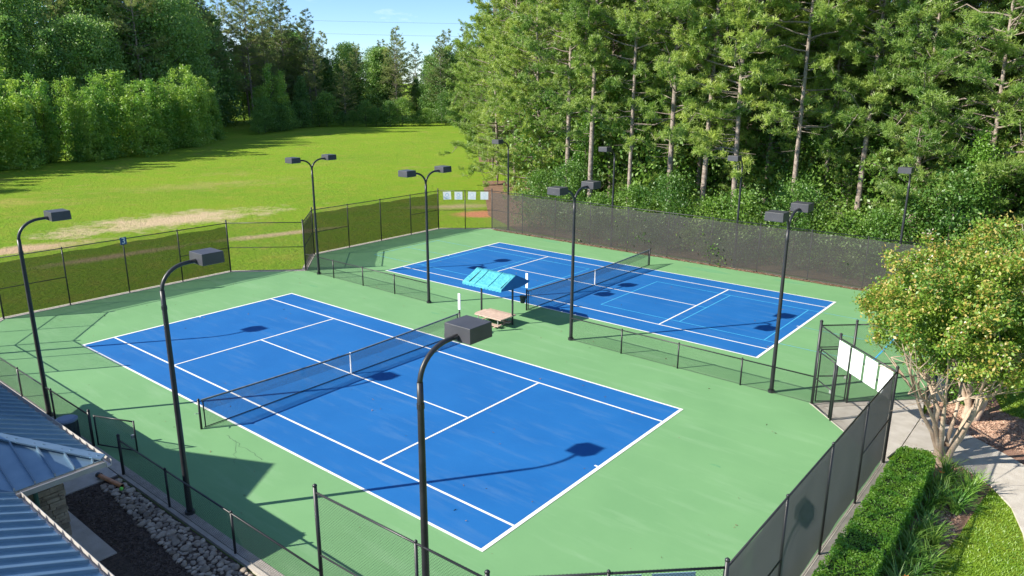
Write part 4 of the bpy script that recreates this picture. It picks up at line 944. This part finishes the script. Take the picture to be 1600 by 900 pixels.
# ------------------------------------------------------------------ blooming tree, hedge, daylilies
def crape(seed, Ht, rad, cz, n_leaf):
    rs = np.random.RandomState(seed); tr = MB(); tips = []
    ns = 9
    for i in range(ns):
        az = i/ns*6.283+rs.uniform(-.25,.25); r1 = rs.uniform(.5, 1.15); p = np.array([.1*math.cos(az), .1*math.sin(az), -.1]); pts = [p]; hgt = cz*rs.uniform(.78,.95)
        for s in (.22,.45,.7,1.0):
            pts.append(np.array([math.cos(az)*(.13+r1*s**1.5), math.sin(az)*(.13+r1*s**1.5), hgt*s])+rs.normal(size=3)*[.05,.05,.02])
        r0 = rs.uniform(.065,.10); tr.tube(pts, [r0*1.35, r0*1.05, r0*.9, r0*.75, r0*.55], 8, False)
        for b_ in range(5):
            a2 = az+rs.normal()*.7; e = pts[-1]+np.array([math.cos(a2)*rs.uniform(.3,1.3), math.sin(a2)*rs.uniform(.3,1.3), rs.uniform(.5,1.9)]); m_ = (pts[-1]+e)/2+rs.normal(size=3)*.08
            tr.tube([pts[-1], m_, e], [r0*.5, r0*.35, .012], 5, False); tips.append(e)
            for c in range(3):
                g = e+rs.normal(size=3)*[.5,.5,.3]+np.array([0,0,.5]); tr.tube([m_ if c == 0 else e, g], [.018,.006], 3, False)
    tr.tube([(0,0,-.1),(0,0,.35),(0,0,.7)], [.3,.26,.17], 10, False)
    ctr = np.array([0,0,(cz+Ht)/2]); hz = (Ht-cz)/2
    cl = []
    while len(cl) < 480:
        d = rs.normal(size=3); d /= np.linalg.norm(d); s = rs.rand()**.36; lump = 1+.14*math.sin(3*math.atan2(d[1],d[0])+4*d[2])+.10*math.sin(7*d[2]+5*d[0]+2*d[1])
        lo = 1.0 if d[2] > 0 else .92
        cl.append(ctr+d*np.array([rad,rad,hz*lo])*s*lump)
    cl = np.array(cl); per = n_leaf//len(cl)
    P = np.repeat(cl, per, 0)+rs.normal(size=(len(cl)*per,3))*[.15,.15,.11]
    V, F = leaf_quads(P, 0, .11, rs, .6); mi = np.zeros(len(F), int)
    rel = (P-ctr)/np.array([rad,rad,hz]); out = np.linalg.norm(rel, axis=1)+.18*rel[:,2]
    mi[(out > .86) & (rs.rand(len(F)) < .26)] = 1; mi[(out > .6) & (rs.rand(len(F)) < .06)] = 1
    # upright bud panicles at the shoot tips
    tp = cl[(np.linalg.norm((cl-ctr)/np.array([rad,rad,hz]), axis=1) > .72)]
    P2 = np.repeat(tp, 9, 0)+rs.normal(size=(len(tp)*9,3))*[.10,.10,.12]+np.array([0,0,.18]); V2, F2 = leaf_quads(P2, 0, .075, rs, .1); m2 = np.ones(len(F2), int); fl = np.repeat(rs.rand(len(tp)) < .22, 9); m2[fl] = 2
    me = bpy.data.meshes.new('trunk'); me.from_pydata([tuple(p) for p in tr.v], [], tr.f); me.polygons.foreach_set('use_smooth', [True]*len(me.polygons)); me.update()
    return me, np.concatenate([V, V2]), np.concatenate([F, F2+len(V)]), np.concatenate([mi, m2])
def place_crape(seed, x, y, Ht, rad, cz, nl, lb, rz=0):
    a, V, F, mi = crape(seed, Ht, rad, cz, nl); t = thing('crape_myrtle', lb, 'tree', (x,y,-.04), 'crape myrtles by the gate'); t.rotation_euler = (0,0,rz)
    link('trunk', a, M['bark_tan'], t); link('crown', np_mesh('crown', V, F, mi), [M['crape'], M['crape_tip'], M['crape_bud']], t)
place_crape(91, 19.95, 7.05, 7.25, 2.72, 2.85, 78000, 'crape myrtle with yellow green crown and many bare tan stems beside the path')
place_crape(92, 20.1, 11.4, 5.9, 2.0, 2.6, 26000, 'second crape myrtle mostly hidden behind the nearer one', .8)
# hedge
def hedge(x0, y0, x1, y1, h):
    t = thing('hedge', 'clipped bright green box hedge along the dense windscreen', 'hedge', ((x0+x1)/2, (y0+y1)/2, 0)); rs = np.random.RandomState(5)
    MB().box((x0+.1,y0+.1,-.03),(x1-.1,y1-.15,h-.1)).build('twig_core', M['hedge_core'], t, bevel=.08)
    n = 62000; P = np.stack([rs.uniform(x0,x1,n), rs.uniform(y0,y1,n), rs.uniform(0,h,n)], -1)
    f = rs.choice(5, n, p=[.5,.2,.2,.08,.02]); jit = np.abs(rs.normal(size=n))*.07
    P[f==0,2] = h-jit[f==0]; P[f==1,0] = x0+jit[f==1]; P[f==2,0] = x1-jit[f==2]; P[f==3,1] = y1-jit[f==3]; P[f==4,1] = y0+jit[f==4]
    lump = .035*np.sin(P[:,1]*4.1)+.03*np.sin(P[:,0]*7+P[:,1]*9)+.02*np.sin(P[:,1]*17+P[:,2]*11); P[:,2] += lump*(P[:,2]>.3); P[:,0] += lump*.8
    # rounded corners
    cx, cy = (x0+x1)/2, y1-.55; q = (P[:,1] > cy); dx = (P[q,0]-cx)/((x1-x0)/2); dy = (P[q,1]-cy)/.55; rr = np.maximum(np.sqrt(dx**2+dy**2), 1e-6); mx = np.maximum(np.abs(dx), np.abs(dy)); s = np.where(mx > 0, mx/rr, 1); P[q,0] = cx+dx*s*(x1-x0)/2; P[q,1] = cy+dy*s*.55
    V, F = leaf_quads(P, 0, .055, rs, .5, .6); V -= np.array([(x0+x1)/2, (y0+y1)/2, 0])
    tag(link('foliage', np_mesh('foliage', V, F), M['hedge'], t), kind='stuff')
hedge(18.98, -6.5, 20.02, 5.75, .92)
def lily_proto(seed, flowers):
    rs = np.random.RandomState(seed); V = []; F = []
    for i in range(46):
        az = rs.uniform(0,6.28); ln = rs.uniform(.6,1.0); d = np.array([math.cos(az), math.sin(az), 0]); sd = np.array([-d[1], d[0], 0]); b0 = rs.normal(size=3)*[.05,.05,0]; k = len(V); n = 5; lean = rs.uniform(.45,1.0)
        for j in range(n+1):
            s = j/n; p = b0+d*ln*lean*s**1.3*.8+np.array([0,0,ln*(1.1*s-.75*lean*s*s)]); w = .02*(1-s*.85)
            V += [p-sd*w, p+sd*w]
        F += [(k+2*j, k+2*j+1, k+2*j+3, k+2*j+2) for j in range(n)]
    me = np_mesh('leaves', np.array(V), np.array(F)); fl = None
    if flowers:
        V = []; F = []
        for q in range(flowers):
            c = np.array([rs.normal()*.18, rs.normal()*.18, rs.uniform(.5,.62)])
            for i in range(6):
                az = i*1.047; d = np.array([math.cos(az), math.sin(az), .5]); sd = np.array([-d[1], d[0], 0]); k = len(V); V += [c, c+d*.04+sd*.02, c+d*.075, c+d*.04-sd*.02]; F.append((k,k+1,k+2,k+3))
        fl = np_mesh('blossom', np.array(V), np.array(F))
    return me, fl
LP = [lily_proto(3,0), lily_proto(4,0), lily_proto(5,1)]
rs = random.Random(9); li = 0
spots = [(20.28+.17*math.sin(i*1.7), -4.2+i*.44) for i in range(25)]+[(20.62+.08*math.sin(i*2.3), -4+i*.55) for i in range(13)]+[(20.85,4.6),(20.95,5.1),(20.98,5.6),(20.8,4.1),(20.9,5.9)]
for i, (x, y) in enumerate(spots):
    lf, fl = LP[2 if i in (8, 21) else i % 2]
    apart = i >= len(spots)-5
    t = thing('daylily_clump', 'daylily clump set apart at the mulch edge near the path, %s of five' % ORD[i-len(spots)+5] if apart else ('daylily clump with an orange bloom beside the hedge, %s from the near end' % ORD[i] if fl else ('green daylily clump in the row against the hedge, %s from the near end' % ORD[i] if i < 25 else 'green daylily clump in the outer row along the mulch, %s from the near end' % ORD[i-25])), 'plant', (x+rs.uniform(-.06,.06), y+rs.uniform(-.1,.1), -.04), 'daylilies at the mulch edge' if apart else ('blooming daylilies beside the hedge' if fl else 'daylilies beside the hedge'))
    t.rotation_euler = (0,0,rs.uniform(0,6.28)); s = rs.uniform(.8,1.2); t.scale = (s,s,s)
    link('leaves', lf, M['lily'], t)
    if fl: link('blossom', fl, M['bloom'], t)
SHR = broad_proto(95, 1.5, .7, .0, 90, 40, .09, 'shrub', 4)
plant_tree('round_shrub', SHR, (M['bark_dark'], slot(SHR[1], M['leaf_vine']).materials[0]), 19.6, 12.9, 1.0, 0, 'bright green shrub behind the crape myrtle stems', 'shrub')
